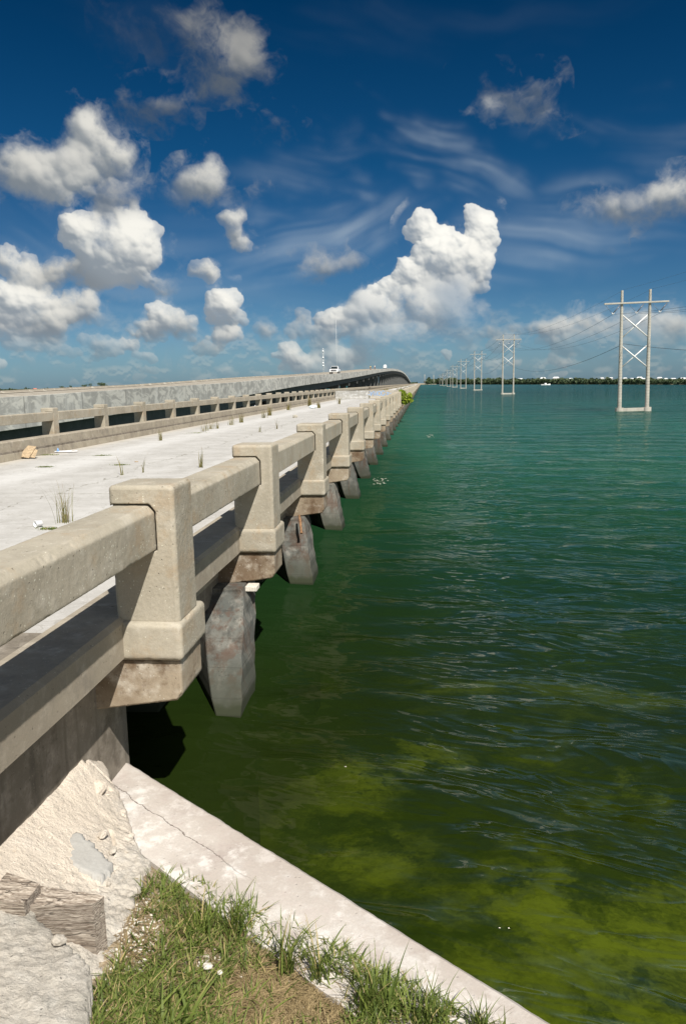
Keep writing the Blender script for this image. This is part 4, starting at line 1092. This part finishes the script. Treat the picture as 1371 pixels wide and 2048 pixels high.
stroke([(.62,.30),(.72,.45),(.86,.40),(.84,.15),(.62,-.12),(.95,-.12)]); stroke(circ(1.12,.05,.12,.22)); stroke(circ(1.42,.12,.12,.2, .8, 5.6))
o = m_.build('graffiti', M_GRAF, kb, fix=False)
# weeds far beyond the barriers
roots = []
for _ in range(2600):
    y = yk+6+600*random.random()**2.2; x = random.choice((-2.6, -3.4, -6.3, -9.9))+random.gauss(0, .5)
    if mn.noise((x*.6, y*.03, 2)) > -.05: roots.append((max(-10.3, min(-2.3, x)), y, ZD))
o = blades(roots, M_TUFT, 'weeds', hmin=.25, hmax=.7, wd=.05, lean=.8, seg=2)
tag(o, 'yellow green weeds growing on the old deck beyond the barriers', 'weeds', kind='stuff')

# leafy shrub clinging to the side of the old bridge
def leaf_cloud(blobs, n, size, mat, name, parent=None, aspect=.5, loc=(0,0,0)):
    V = []; Fc = []; T = []
    tot = sum(b_[3]*b_[4]*b_[5] for b_ in blobs)
    for (cx, cy, cz, rx, ry, rz) in blobs:
        k = max(3, int(n*rx*ry*rz/tot)); tb = random.uniform(0, .45)
        for _ in range(k):
            d = Vector((random.gauss(0, 1), random.gauss(0, 1), random.gauss(0, 1))).normalized(); rr = random.uniform(.35, 1.0)**.5
            rr *= 1+.25*mn.noise((d.x*2+cx, d.y*2+cy, d.z*2+cz))
            c = Vector((cx+d.x*rx*rr, cy+d.y*ry*rr, cz+d.z*rz*rr))
            a = Vector((random.gauss(0, 1), random.gauss(0, 1), random.gauss(.3, 1))).normalized(); b_ = a.cross(Vector((random.gauss(0, 1), random.gauss(0, 1), random.gauss(0, 1)))).normalized()
            s_ = size*random.uniform(.6, 1.3); o = len(V)
            V += [tuple(c-a*s_), tuple(c-b_*s_*aspect), tuple(c+a*s_), tuple(c+b_*s_*aspect)]; Fc.append((o, o+1, o+2, o+3)); tt = min(1, tb+random.uniform(0, .6)); T += [tt]*4
    m_ = MB(); m_.v = V; m_.f = Fc; m_.mi = [0]*len(Fc); m_.sm = [False]*len(Fc)
    o = m_.build(name, mat, parent, fix=False); at = o.data.attributes.new('tint', 'FLOAT', 'POINT'); at.data.foreach_set('value', T); return o
q = onX(806, 806, -1.25)
sh = empty('shrub', q); sh.scale = (1.25, 1.25, 1.25)
m_ = MB()
for k in range(7):
    a = random.uniform(0, 6.28); m_.tube([(-.15,0,-.12),(.1*math.cos(a),.2*math.sin(a),.12),(.28*math.cos(a)+.05,.4*math.sin(a),.42+.1*random.random())], [.02,.014,.006], 5)
m_.build('stem', M_STEM, sh)
leaf_cloud([(.0,0,.30,.24,.3,.26),(.22,0,.20,.22,.3,.2),(-.08,.1,.52,.20,.3,.2),(.33,0,.38,.16,.3,.18),(.05,0,.05,.2,.3,.14),(.40,.0,.12,.12,.2,.1)], 1700, .06, M_SHRUB, 'crown', sh)
tag(sh, 'bright green leafy shrub growing out of the side of the old bridge above the water', 'shrub')

# ------------------------------------------------------------------ new bridge (humped) to the left
KY = [-40, 0, 31, 44, 55, 74, 114, 161, 232, 330, 430, 495, 613, 730, 855, 960, 1060, 1150, 1230, 1330]
KZ = [1.9, 2.06, 2.32, 2.54, 2.72, 3.02, 3.95, 4.85, 6.40, 8.75, 10.85, 11.95, 13.25, 13.75, 13.1, 11.6, 9.6, 7.4, 5.6, 3.2]
from bisect import bisect_right
def zb(y):
    i = max(1, min(len(KY)-3, bisect_right(KY, y)-1)); x0, x1 = KY[i], KY[i+1]; t_ = (y-x0)/(x1-x0)
    m0 = (KZ[i+1]-KZ[i-1])/(KY[i+1]-KY[i-1])*(x1-x0); m1 = (KZ[i+2]-KZ[i])/(KY[i+2]-KY[i])*(x1-x0)
    return (2*t_**3-3*t_**2+1)*KZ[i]+(t_**3-2*t_**2+t_)*m0+(-2*t_**3+3*t_**2)*KZ[i+1]+(t_**3-t_**2)*m1
XN, XF = -18.0, -27.6
nb_ = empty('humped_bridge', (-22.8, 20, 0)); tag(nb_, 'newer grey concrete road bridge rising to a hump behind the old bridge', 'bridge')
def NP(o): o.parent = nb_; o.matrix_parent_inverse = Matrix.Translation((22.8, -20, 0)); return o
YS = [-35+5*k for k in range(0, 30)] + [115+10*k for k in range(0, 118)]
def strip(prof, name, mat):
    m_ = MB(); m_.loft([[(a, y, zb(y)+b_) for a, b_ in prof] for y in YS]); return NP(m_.build(name, mat))
strip([(XN,0),(XN,-1.42),(XN-.25,-1.46),(XN-.25,-.18),(XN-.30,-.16),(XN-.22,-.06),(XN-.20,0)], 'parapet', M_FASCIA)
strip([(XF,0),(XF,-1.42),(XF+.25,-1.46),(XF+.25,-.18),(XF+.42,-.16),(XF+.22,-.1),(XF+.18,0)], 'parapet', M_BARR)
strip([(XN-.252,-.19),(XF+.252,-.19),(XF+.252,-1.2),(XN-.252,-1.2)], 'roadway', M_BARR)
for gxk in (XN-.9, XN-3.6, XN-6.2, XF+.9):
    strip([(gxk+.28,-1.202),(gxk+.28,-2.55),(gxk-.28,-2.55),(gxk-.28,-1.202)], 'girder', M_GIRD)
k = 0
for y in np.arange(24, 1290, 25.0):
    zt = zb(y)-2.56
    if zt < .4: zt = .4
    m_ = MB(); m_.box(XF+.5, XN-.5, y-.7, y+.7, zt-.8, zt)
    for cx in (XN-2.0, (XN+XF)/2, XF+2.0): m_.box(cx-.55, cx+.55, y-.5, y+.5, -1.5, zt-.802)
    NP(m_.build('pier', M_GIRD, fix=False))
# pickup truck, van, cyclists
M_CARP = plain('white_car_paint', (.78,.78,.78), .25, .03); M_GLASS = plain('dark_glass', (.015,.022,.025), .5, spec=.15); M_TYRE = plain('tyre', (.02,.02,.02), .8); M_CHROME = plain('grille', (.10,.10,.11), .4)
M_LAMP = plain('headlight_glass', (.7,.7,.68), .1); M_SKIN = plain('skin', (.40,.24,.16), .6); M_SHIRTY = plain('yellow_jersey', (.62,.58,.16), .8); M_SHIRTW = plain('white_jersey', (.75,.72,.70), .8); M_SHORT = plain('dark_shorts', (.03,.03,.04), .8); M_RED = plain('red_frame', (.35,.05,.04), .4)
def wheel(parent, x, y, r, wd):
    m_ = MB(); m_.tube([(x-wd/2, y, r), (x+wd/2, y, r)], r, 18, smooth=False); o = m_.build('wheel', M_TYRE, parent)
    m2 = MB(); m2.tube([(x-wd/2-.01, y, r), (x+wd/2+.01, y, r)], r*.58, 14, smooth=False); m2.build('rim', M_STEEL, o)
xt = -19.7; qt = onX(669.5, 745, xt); yt = qt.y
tr = empty('pickup_truck', (xt, yt, zb(yt)-.19)); tag(tr, 'white pickup truck driving toward the viewer on the newer bridge', 'pickup truck')
m_ = MB(); m_.loft([[(x_*s_, y, z_) for x_, z_ in ((-.97,.50),(.97,.50),(1.0,.75),(.97,1.02*zs),(.85,1.10*zs),(-.85,1.10*zs),(-.97,1.02*zs),(-1.0,.75))] for y, s_, zs in ((-2.7,.93,.93),(-2.6,1,.98),(-1.3,1,1.03),(2.7,1,1.03))]); m_.build('body', M_CARP, tr, bevel=.04)
m_ = MB(); m_.loft([[(-.86,-1.35,1.10),(.86,-1.35,1.10),(.84,1.2,1.10),(-.84,1.2,1.10)], [(-.70,-.60,1.78),(.70,-.60,1.78),(.70,.95,1.78),(-.70,.95,1.78)]]); m_.build('cab', M_CARP, tr, bevel=.05)
m_ = MB(); m_.loft([[(-.78,-1.30,1.16),(.78,-1.30,1.16),(.66,-.68,1.72),(-.66,-.68,1.72)], [(-.78,-1.34,1.16),(.78,-1.34,1.16),(.66,-.72,1.72),(-.66,-.72,1.72)]]); m_.build('windscreen', M_GLASS, tr)
m_ = MB(); m_.box(-.62,.62,-2.76,-2.66,.60,.98); m_.build('grille', M_CHROME, tr, bevel=.01)
m_ = MB(); m_.box(-.96,.96,-2.80,-2.64,.42,.58); m_.build('bumper', M_STEEL, tr, bevel=.02)
for s_ in (-1, 1):
    m_ = MB(); m_.box(min(s_*.58, s_*.86), max(s_*.58, s_*.86), -2.73, -2.66, .70, .88); m_.build('headlight', M_LAMP, tr, bevel=.01)
    m_ = MB(); m_.box(min(s_*.98, s_*1.2), max(s_*.98, s_*1.2), -1.0, -.9, 1.12, 1.28); m_.build('mirror', M_CHROME, tr, bevel=.02)
    for yy in (-1.75, 1.75): wheel(tr, s_*.86, yy, .38, .26)
xv = -20.2; yv = onX(769.5, 735, xv).y
vn = empty('van', (xv, yv, zb(yv)-.19)); vn.scale = (.88, .88, .88); tag(vn, 'white round roofed van at the top of the newer bridge', 'van')
m_ = MB(); m_.loft([[(x_, y, z_) for x_, z_ in ((-.98,.45),(.98,.45),(1.02,1.3),(.95,2.1*k_),(.6,2.55*k_),(-.6,2.55*k_),(-.95,2.1*k_),(-1.02,1.3))] for y, k_ in ((-2.6,.72),(-1.5,1),(2.6,1))]); m_.build('body', M_CARP, vn, bevel=.06)
m_ = MB(); m_.loft([[(-.85,-2.66,1.35),(.85,-2.66,1.35),(.72,-1.75,2.1),(-.72,-1.75,2.1)], [(-.85,-2.72,1.35),(.85,-2.72,1.35),(.72,-1.81,2.12),(-.72,-1.81,2.12)]]); m_.build('windscreen', M_GLASS, vn)
m_ = MB(); m_.box(-.9,.9,-2.72,-2.58,.42,.62); m_.build('bumper', M_CHROME, vn)
for s_ in (-1, 1):
    m_ = MB(); m_.box(min(s_*.6, s_*.88), max(s_*.6, s_*.88), -2.66, -2.6, .85, 1.05); m_.build('headlight', M_LAMP, vn)
    for yy in (-1.7, 1.7): wheel(vn, s_*.86, yy, .36, .24)
def skin_body(name, verts, edges, radii, mat, parent):
    me = bpy.data.meshes.new(name); me.from_pydata(verts, edges, []); o = bpy.data.objects.new(name, me); COL.objects.link(o)
    md = o.modifiers.new('s', 'SKIN'); sv = me.skin_vertices[0].data if me.skin_vertices else None
    if sv is None:
        bpy.context.view_layer.objects.active = o
    for i, r in enumerate(radii):
        me.skin_vertices[0].data[i].radius = (r, r)
    me.skin_vertices[0].data[0].use_root = True
    sb = o.modifiers.new('d', 'SUBSURF'); sb.levels = 1; sb.render_levels = 1
    dg = bpy.context.evaluated_depsgraph_get(); me2 = bpy.data.meshes.new_from_object(o.evaluated_get(dg)); bpy.data.objects.remove(o)
    me2.materials.clear(); me2.materials.append(mat)
    for pl in me2.polygons: pl.use_smooth = True; pl.material_index = 0
    o = bpy.data.objects.new(name, me2); COL.objects.link(o); o.parent = parent; return o
def cyclist(u, v, shirt, lab, labb):
    xx = -18.9; y = onX(u, v, xx).y; z0 = zb(y)-.19
    bk = empty('bicycle', (xx, y, z0)); tag(bk, labb, 'bicycle', 'bicycles on the newer bridge')
    for yy in (-.52, .52):
        m_ = MB(); m_.tube([(0, yy+.33*math.cos(a), .34+.33*math.sin(a)) for a in np.linspace(0, 6.283, 25)], .018, 6); m_.build('wheel', M_TYRE, bk)
    m_ = MB()
    for a, b_ in (((0,-.52,.34),(0,-.38,.92)),((0,-.38,.85),(0,.15,.85)),((0,.15,.90),(0,.05,.30)),((0,.05,.30),(0,-.38,.80)),((0,.05,.30),(0,.52,.34)),((0,.52,.34),(0,.15,.82))): m_.tube([a, b_], .018, 6)
    m_.build('frame', M_RED, bk)
    m_ = MB(); m_.tube([(-.28,-.40,1.0),(0,-.38,.97),(.28,-.40,1.0)], .014, 6); m_.build('handlebar', M_CHROME, bk)
    m_ = MB(); m_.box(-.07,.07,.03,.28,.90,.96); m_.build('saddle', M_TYRE, bk, bevel=.02)
    pe = empty('person', (xx, y, z0)); tag(pe, lab, 'person', 'cyclists on the newer bridge')
    V = [(0,.13,1.0),(0,.05,1.18),(0,-.05,1.40),(0,-.10,1.50),(0,-.15,1.60),(0,-.16,1.74),
         (-.18,-.05,1.42),(-.24,-.22,1.20),(-.25,-.38,1.03),(.18,-.05,1.42),(.24,-.22,1.20),(.25,-.38,1.03),
         (-.10,.10,.97),(-.11,-.28,.82),(-.10,-.02,.42),(-.10,-.14,.36),(.10,.10,.97),(.11,-.22,.62),(.10,.05,.24),(.10,-.08,.20)]
    E_ = [(0,1),(1,2),(2,3),(3,4),(4,5),(2,6),(6,7),(7,8),(2,9),(9,10),(10,11),(0,12),(12,13),(13,14),(14,15),(0,16),(16,17),(17,18),(18,19)]
    rd = [.14,.13,.15,.07,.09,.10,.06,.042,.035,.06,.042,.035,.09,.07,.045,.04,.09,.07,.045,.04]
    skin_body('body', V, E_, rd, M_SKIN, pe)
    skin_body('shirt', V[:4]+[V[6], V[9]], [(0,1),(1,2),(2,3),(2,4),(2,5)], [.165,.155,.172,.09,.085,.085], shirt, pe)
    skin_body('shorts', [V[0],V[12],tuple((Vector(V[12])+Vector(V[13]))/2),V[16],tuple((Vector(V[16])+Vector(V[17]))/2)], [(0,1),(1,2),(0,3),(3,4)], [.168,.11,.10,.11,.10], M_SHORT, pe)
    m_ = MB(); bmt = bmesh.new(); bmesh.ops.create_uvsphere(bmt, u_segments=12, v_segments=8, radius=.125); m_.add([(q_.co.x, q_.co.y*1.2-.155, q_.co.z*.8+1.76) for q_ in bmt.verts], [[x_.index for x_ in f.verts] for f in bmt.faces], 0, True); bmt.free(); m_.build('helmet', shirt if shirt is M_SHIRTW else M_CHROME, pe)
cyclist(740.5, 741, M_SHIRTY, 'cyclist in a yellow green top, left of the two riding on the newer bridge', 'bicycle under the cyclist in the yellow green top')
cyclist(749, 741, M_SHIRTW, 'cyclist in a white top, right of the two riding on the newer bridge', 'bicycle under the cyclist in the white top')

# ------------------------------------------------------------------ power line pylons in the water
def make_pylon(Hh, lab):
    o = empty('power_pylon'); tag(o, lab, 'pylon', 'concrete power pylons crossing the water')
    sp = 1.12
    for s_ in (-1, 1):
        m_ = MB(); n = 40; x0 = s_*sp
        zz = [0.25+(Hh-.25)*k/n for k in range(n+1)]
        pts = []; rad = []
        for k in range(n):
            r = .175-.07*(k/n); pts += [(x0, 0, zz[k]+.01), (x0, 0, zz[k]+(zz[1]-zz[0])*.8), (x0, 0, zz[k]+(zz[1]-zz[0])*.82)]; rad += [r, r, r*.90]
        m_.tube(pts, rad, 12, smooth=False); m_.build('leg', M_PYL, o)
        m_ = MB(); m_.tube([(x0, 0, -1.5), (x0, 0, .30)], [.36, .36], 16, smooth=False); m_.build('pile', M_PYL, o)
    m_ = MB(); m_.box(-sp, sp, -.2, .2, -.02, .26); m_.build('base_beam', M_PYL, o, bevel=.02)
    za = Hh-1.10
    m_ = MB(); m_.box(-2.58, 2.58, -.26, -.14, za-.06, za+.08); m_.build('crossarm', M_PYL, o, bevel=.02)
    for (a, b_) in ((za-.95, za-2.75), (za-3.45, za-5.2)):
        m_ = MB(); m_.tube([(-sp+.1, 0, a), (sp-.1, 0, b_)], .055, 6); m_.tube([(sp-.1, .07, a), (-sp+.1, .07, b_)], .055, 6); m_.build('cross_brace', M_STEEL, o)
    for xc in (-1.87, 0.02, 1.87):
        m_ = MB(); m_.tube([(xc+.56, -.2, za-.12), (xc, -.2, za-.80)], .045, 6); m_.tube([(xc-.60, -.2, za-.12), (xc, -.2, za-.80)], .014, 6); m_.build('insulator', M_INS, o)
        m_ = MB(); m_.tube([(xc-.09,-.2,za-.72),(xc,-.2,za-.86),(xc+.09,-.2,za-.72)], .045, 6); m_.build('clamp', M_STEEL, o)
    return o
q1 = onZ(1266.5, 822, 0)
PY = [q1.y, 165, 253, 340, 428, 523, 627, 725]; PU = [1266.5, 1014.5, 954.5, 925.5, 908.4, 896.5, 887.6, 881]; PH = [9.95, 12.3, 12.5, 12.6, 12.2, 11.5, 10.5, 10.5]
LB = ['nearest and largest concrete H pylon standing in the water at the right', 'second nearest H pylon, in open water left of the largest one', 'third H pylon from the right, before the far mangroves', 'fourth H pylon from the right in the receding row',
      'fifth H pylon from the right, small and grey', 'sixth H pylon from the right, tiny in the distance', 'seventh H pylon from the right, near the bridge end', 'farthest and smallest H pylon of the row']
pxs = []
for i, (y, u, h) in enumerate(zip(PY, PU, PH)):
    x = onY(u, 780, y).x; pxs.append((x, y, h)); o = make_pylon(h, LB[i]); o.location = (x, y, 0)
    if i == 0: o.rotation_euler = (0, R(-1.0), 0)
def wire(pts_, sag, r, lab):
    m_ = MB()
    for a, b_ in zip(pts_[:-1], pts_[1:]):
        a, b_ = Vector(a), Vector(b_); P = []
        for k in range(25): s_ = k/24; q = a*(1-s_)+b_*s_; q.z -= 4*sag*s_*(1-s_); P.append(q)
        rr = [max(r, p_.length/1530*.15) for p_ in P]
        m_.tube(P, rr, 4)
    o = m_.build('power_line', M_WIRE); tag(o, lab, 'power line', 'wires strung between the pylons'); return o
for xc, nm in ((-1.87,'left insulators'),(.02,'middle insulators'),(1.87,'right insulators')):
    wire([(27+xc, -12, 10.6)]+[(x+xc*1.0-(.13 if i == 0 else 0), y-.2, h-1.98) for i, (x, y, h) in enumerate(pxs)], 2.0, .012, 'power wire hanging from the %s of the pylons' % nm)
wire([(27, -12, 6.0)]+[(x-1.0, y, (h*.56)) for x, y, h in pxs], 2.2, .02, 'lowest cable strung between the pylons below the upper braces')
wire([(26, -12, 13.0)]+[(x-1.12, y, h) for x, y, h in pxs], 1.2, .006, 'thin topmost wire joining the left pole tops of the pylons')
wire([(28.2, -12, 13.0)]+[(x+1.12, y, h) for x, y, h in pxs], 1.2, .006, 'thin topmost wire joining the right pole tops of the pylons')

mb = MB()
for (u, v, n, su, sv) in ((762,962,34,8,3),(861,873,14,8,2),(690,1534,2,1,1),(1010,1858,2,6,1)):
    for _ in range(n):
        q = onZ(random.gauss(u, su), random.gauss(v, sv), .035); d_ = q.length; r_ = d_*random.uniform(.0003, .0008)
        mb.add([(q.x+r_*2.2*math.cos(a)*random.uniform(.6, 1.2), q.y+r_*1.6*math.sin(a)*random.uniform(.6, 1.2), q.z+(.004 if a else 0)) for a in (0, 1.05, 2.1, 3.14, 4.2, 5.24)], [(0,1,2,3,4,5)])
o = mb.build('sea_foam', plain('foam', (.86,.78,.66), .6), fix=False); tag(o, 'small white foam flecks on the green water', 'foam', kind='stuff')

# ------------------------------------------------------------------ far shore
def land_strip(name, pts, depth):
    m_ = MB(); n = len(pts); vs = []
    for (x, y) in pts:
        d = Vector((x, y)).normalized(); vs += [(x, y, -.3), (x+d.x*4, y+d.y*4, .35), (x+d.x*depth, y+d.y*depth, .6)]
    fs = []
    for i in range(n-1):
        for k in range(2): fs.append((3*i+k, 3*i+3+k, 3*i+4+k, 3*i+1+k))
    m_.add(vs, fs); o = m_.build(name, M_LAND); tag(o, kind='structure'); return o
shore_px = [(838,768.6),(852,769.6),(870,769.0),(900,768.9),(960,769),(1030,769),(1100,769),(1180,769),(1250,769.2),(1371,769.6),(1500,770)]
SH = []
for u, v in shore_px:
    q = onZ(u, v, 0); SH.append((q.x, q.y))
SH[0] = (-8, 1235); SH[1] = (8, 1225); SH[2] = (26, 1330)
land_strip('far_shore', SH, 1700)
SHL = [(-1500, 900), (-1100, 950), (-700, 1000), (-400, 1080), (-200, 1180), (-60, 1300), (-8, 1236)]
land_strip('far_shore', SHL, 1500)
def belt(pts, hfun, n, name, lab, dep=60, size=1.0):
    V = []; Fc = []; T = []
    L = [(Vector(b_)-Vector(a)).length for a, b_ in zip(pts[:-1], pts[1:])]; tot = sum(math.atan2(Vector(b_).angle_signed(Vector(a)), 1) if 0 else 1 for a, b_ in zip(pts[:-1], pts[1:]))
    ang = [math.atan2(p_[0], p_[1]) for p_ in pts]
    for _ in range(n):
        a = random.uniform(ang[0], ang[-1])
        i = max(0, min(len(pts)-2, bisect_right(ang, a)-1)); t_ = (a-ang[i])/(ang[i+1]-ang[i])
        p_ = Vector(pts[i])*(1-t_)+Vector(pts[i+1])*t_; R_ = p_.length; d = p_.normalized()
        off = 2+dep*random.random()**1.5; hmax = hfun(a, R_)*(.60+.75*abs(mn.noise((a*160, off*.02, 0)))+.25*mn.noise((a*600, off*.1, 3)))
        r = size*R_/900*random.uniform(.8, 2.0); z = random.uniform(.1, 1)**.6*hmax
        c = p_+d*off; o = len(V); tb = random.uniform(0, .9)*(.4+.6*z/hmax)
        for _k in range(7):
            dd = Vector((random.gauss(0, 1), random.gauss(0, 1), random.gauss(0, .8)))*r*.5
            q = Vector((c.x, c.y, z))+dd; q.z = max(.1, min(q.z, hmax*1.15))
            aa = Vector((random.gauss(0, 1), random.gauss(0, 1), random.gauss(0, 1))).normalized()*r*.8; bb = aa.cross(Vector((random.gauss(0, 1), random.gauss(0, 1), random.gauss(0, 1)))).normalized()*r*.6
            o = len(V); V += [tuple(q-aa), tuple(q-bb), tuple(q+aa), tuple(q+bb)]; Fc.append((o, o+1, o+2, o+3)); T += [tb]*4
    m_ = MB(); m_.v = V; m_.f = Fc; m_.mi = [0]*len(Fc); m_.sm = [False]*len(Fc)
    o = m_.build(name, M_MANG, fix=False); at = o.data.attributes.new('tint', 'FLOAT', 'POINT'); at.data.foreach_set('value', T); tag(o, lab, 'mangroves', kind='stuff')
def hr(a, R_):
    return max(2.0, 2.3+ (R_-340)*.0072)
belt(SH[1:], hr, 11000, 'mangrove_belt', 'dark green mangroves lining the far shore on the right', size=.9)
belt(SHL, lambda a, R_: 3.6, 7000, 'mangrove_belt', 'green mangroves on the far shore seen under and behind the newer bridge', size=.9)
# end of the old bridge: sloping bank
m_ = MB(); m_.loft([[(-13, YEND, -.5), (14, YEND+10, -.5), (14, YEND+10, .1), (1.5, YEND+5, 2.2), (-13, YEND, 2.2)], [(-13, YEND+60, -.5), (30, YEND+80, -.5), (30, YEND+80, .1), (4, YEND+60, 2.2), (-13, YEND+60, 2.2)]])
o = m_.build('embankment', M_FARRAIL); tag(o, 'pale sloping concrete embankment where the old bridge reaches the far shore', 'embankment')
# houses
M_ROOFW = plain('white_roof', (.56,.57,.57), .7, .05, .5); M_HW = plain('pale_house_wall', (.52,.50,.46), .8, .1, .5); M_ROOFR = plain('red_roof', (.50,.16,.11), .8, .1, .5); M_WIN = plain('window_glass', (.05,.06,.08), .2)
def house(u, vtop, wpx, D_, lab, roof=None, grp='white roofed houses behind the mangroves', asp=.55):
    q = onY(u, vtop, D_); wm = wpx*D_/FPX; zt = max(3.2, q.z); hr_ = min(wm*.22, 2.4)
    o = empty('house', (q.x, D_, .5), -math.atan2(q.x, D_)); tag(o, lab, 'house', grp)
    hw = wm/2; dp = wm*asp/2; ze = zt-.5-hr_
    m_ = MB(); m_.box(-hw*.92, hw*.92, -dp, dp, 0, ze); m_.build('wall', M_HW, o)
    m_ = MB(); m_.loft([[(-hw,-dp*1.15,ze),(hw,-dp*1.15,ze),(hw,dp*1.15,ze),(-hw,dp*1.15,ze)], [(-hw*.62,-.1,ze+hr_),(hw*.62,-.1,ze+hr_),(hw*.62,.1,ze+hr_),(-hw*.62,.1,ze+hr_)]]); m_.build('roof', roof or M_ROOFW, o)
    for k in (-.6, -.2, .2, .6):
        m_ = MB(); m_.box(hw*k-.09*hw, hw*k+.09*hw, -dp-.06, -dp-.02, ze*.45, ze*.8); m_.build('window', M_WIN, o)
HS = [(1040,757.5,12,'low pale house left of the second pylon gap'),(1085,755.5,12,'broad white roof above the boat'),(1111,754.5,13,'tallest white roof right of the boat'),(1140,757,9,'small pale roof midway along the far shore'),
      (1203,756,8,'small white roof left of the nearest pylon'),(1213,756.5,9,'low white roof touching the last on its right'),(1221,755.5,7,'narrow white roof just before the left pylon leg'),
      (1249,756,8,'white roof just right of the left pylon leg'),(1262,757,10,'long low roof between the pylon legs'),(1278,754.5,12,'biggest white roof between the pylon legs'),(1285,757,9,'low roof beside the right pylon leg'),
      (1299,757.5,7,'small pale roof behind the right pylon leg'),(1318,755,10,'white pitched roof right of the nearest pylon'),(1330,757,9,'pale roof second right of the nearest pylon'),(1345,757,12,'broad low pale roof third right of the nearest pylon'),
      (1365,756,12,'white roof at the right edge of the photo'),(950,758,6,'tiny roof behind the third pylon')]
for (u, v, wp, lab) in HS: house(u, v-1.0, wp, 1250+random.uniform(-60, 120), lab)
house(70, 776.5, 11, 1100, 'red roofed house peeking over the newer bridge at the left', M_ROOFR, 'houses on the left shore')
# single trees standing over the parapet of the newer bridge, and palms on the right shore
def tree(u, vtop, wpx, D_, lab, grp):
    q = onY(u, vtop, D_); wm = wpx*D_/FPX; h = q.z-.5
    o = empty('tree', (q.x, D_, .5)); tag(o, lab, 'tree', grp)
    m_ = MB(); m_.tube([(0,0,0),(.1,0,h*.4),(0,.1,h*.8)], [.25,.18,.08], 7)
    for k in range(4): a = k*1.6; m_.tube([(0,0,h*.45),(math.cos(a)*wm*.3, math.sin(a)*wm*.3, h*.75)], [.1,.04], 5)
    m_.build('trunk', M_STEM, o)
    bl = [(random.uniform(-.35,.35)*wm, random.uniform(-.3,.3)*wm, h*random.uniform(.55,.9), wm*random.uniform(.15,.28), wm*.25, h*random.uniform(.08,.16)) for _ in range(9)]
    leaf_cloud(bl, 420, max(.16, wm*.05), M_MANG, 'crown', o, aspect=.6)
for i, (u, v, wp, lab) in enumerate([(205,763.5,22,'broadest tree over the newer bridge parapet, rightmost of the left group'),(181,766.5,9,'small round tree just left of the broadest one'),(168,767,13,'spreading tree second left of the broadest one'),(141,770.5,9,'compact dark tree between the spreading tree and the low bush'),(125,772,14,'low flat topped bush like tree above the parapet'),(51,773,5,'thin pointed tree left of the red roof'),(26,777,3,'tiny pointed tree near the left edge'),(10,779,6,'low bush like tree at the left edge')]):
    tree(u, v, wp, 900, lab, 'trees on the left shore')
for i, (u, v, wp, lab) in enumerate([(853,762,12,'rounded tree at the end of the old bridge'),(976,754.5,6,'tallest shore tree between the second and third pylons'),(966,757,6,'shore tree just left of the tallest one'),(1150,757,8,'low shore tree right of the middle houses'),(985,757,6,'shore tree just right of the tallest one')]):
    tree(u, v, wp, 1260, lab, 'taller trees on the right shore')
# masts
def mast(u, vtop, D_, r, lab, dishes=0):
    q = onY(u, vtop, D_); o = empty('radio_mast', (q.x, D_, .3)); h = q.z; tag(o, lab, 'radio mast')
    m_ = MB()
    if dishes:
        for s_ in ((-r, -r), (r, -r), (0, r)): m_.tube([(s_[0], s_[1], 0), (s_[0], s_[1], h)], .08, 4)
        n = int(h/2)
        for k in range(n):
            a, b_ = h*k/n, h*(k+1)/n; m_.tube([(-r,-r,a),(r,-r,b_)], .05, 4); m_.tube([(r,-r,a),(0,r,b_)], .05, 4); m_.tube([(0,r,a),(-r,-r,b_)], .05, 4)
    else: m_.tube([(0,0,0),(0,0,h)], [r, r*.6], 6)
    m_.build('lattice' if dishes else 'pole', M_STEEL, o)
    for zf in ([.55,.62,.76,.92] if dishes else []):
        m_ = MB(); m_.tube([(-.2,-.9,h*zf),(-.2,-.3,h*zf)], [.75,.5], 12); m_.build('antenna', M_WHITE, o)
mast(646, 697, 700, .3, 'grey lattice mast with white antennas beyond the newer bridge', 1)
mast(671.5, 640, 1000, .18, 'thin plain mast rising behind the white pickup truck')
def upole(u, vt, lab):
    D_ = 1240; q = onY(u, vt, D_); o = empty('utility_pole', (q.x, D_, .4)); tag(o, lab, 'utility pole', 'white poles at the end of the old bridge')
    m_ = MB(); m_.tube([(0,0,0),(0,0,q.z-.4)], [.5,.35], 8); m_.build('pole', M_PYL, o); m_ = MB(); m_.box(-1.2,1.2,-.1,.1,q.z-2.6,q.z-2.3); m_.build('crossarm', M_PYL, o)
upole(848.5, 748.5, 'white pole left of the two beyond the old bridge end'); upole(866.5, 749.5, 'white pole right of the two beyond the old bridge end')
# boat
q = onZ(1090, 769.6, 0); q = q*.93; 
bo = empty('motor_boat', (q.x, q.y, 0)); tag(bo, 'small white motor boat lying before the far mangroves', 'boat')
m_ = MB(); m_.loft([[(x_, -w_, .55+b_), (x_, -w_*.7, -.1), (x_, w_*.7, -.1), (x_, w_, .55+b_)] for x_, w_, b_ in ((-2.8,.9,0),(0,1.05,0),(1.8,.8,.1),(2.9,.08,.3))]); m_.build('hull', M_WHITE, bo)
m_ = MB(); m_.box(-.6,.5,-.5,.5,.56,1.25); m_.build('cabin', M_CARP, bo, bevel=.05)
m_ = MB(); m_.box(-3.1,-2.8,-.2,.2,.2,1.0); m_.build('outboard_motor', M_TYRE, bo, bevel=.05)
# foam flecks on the water near the bridge
print('objects', len(bpy.data.objects))
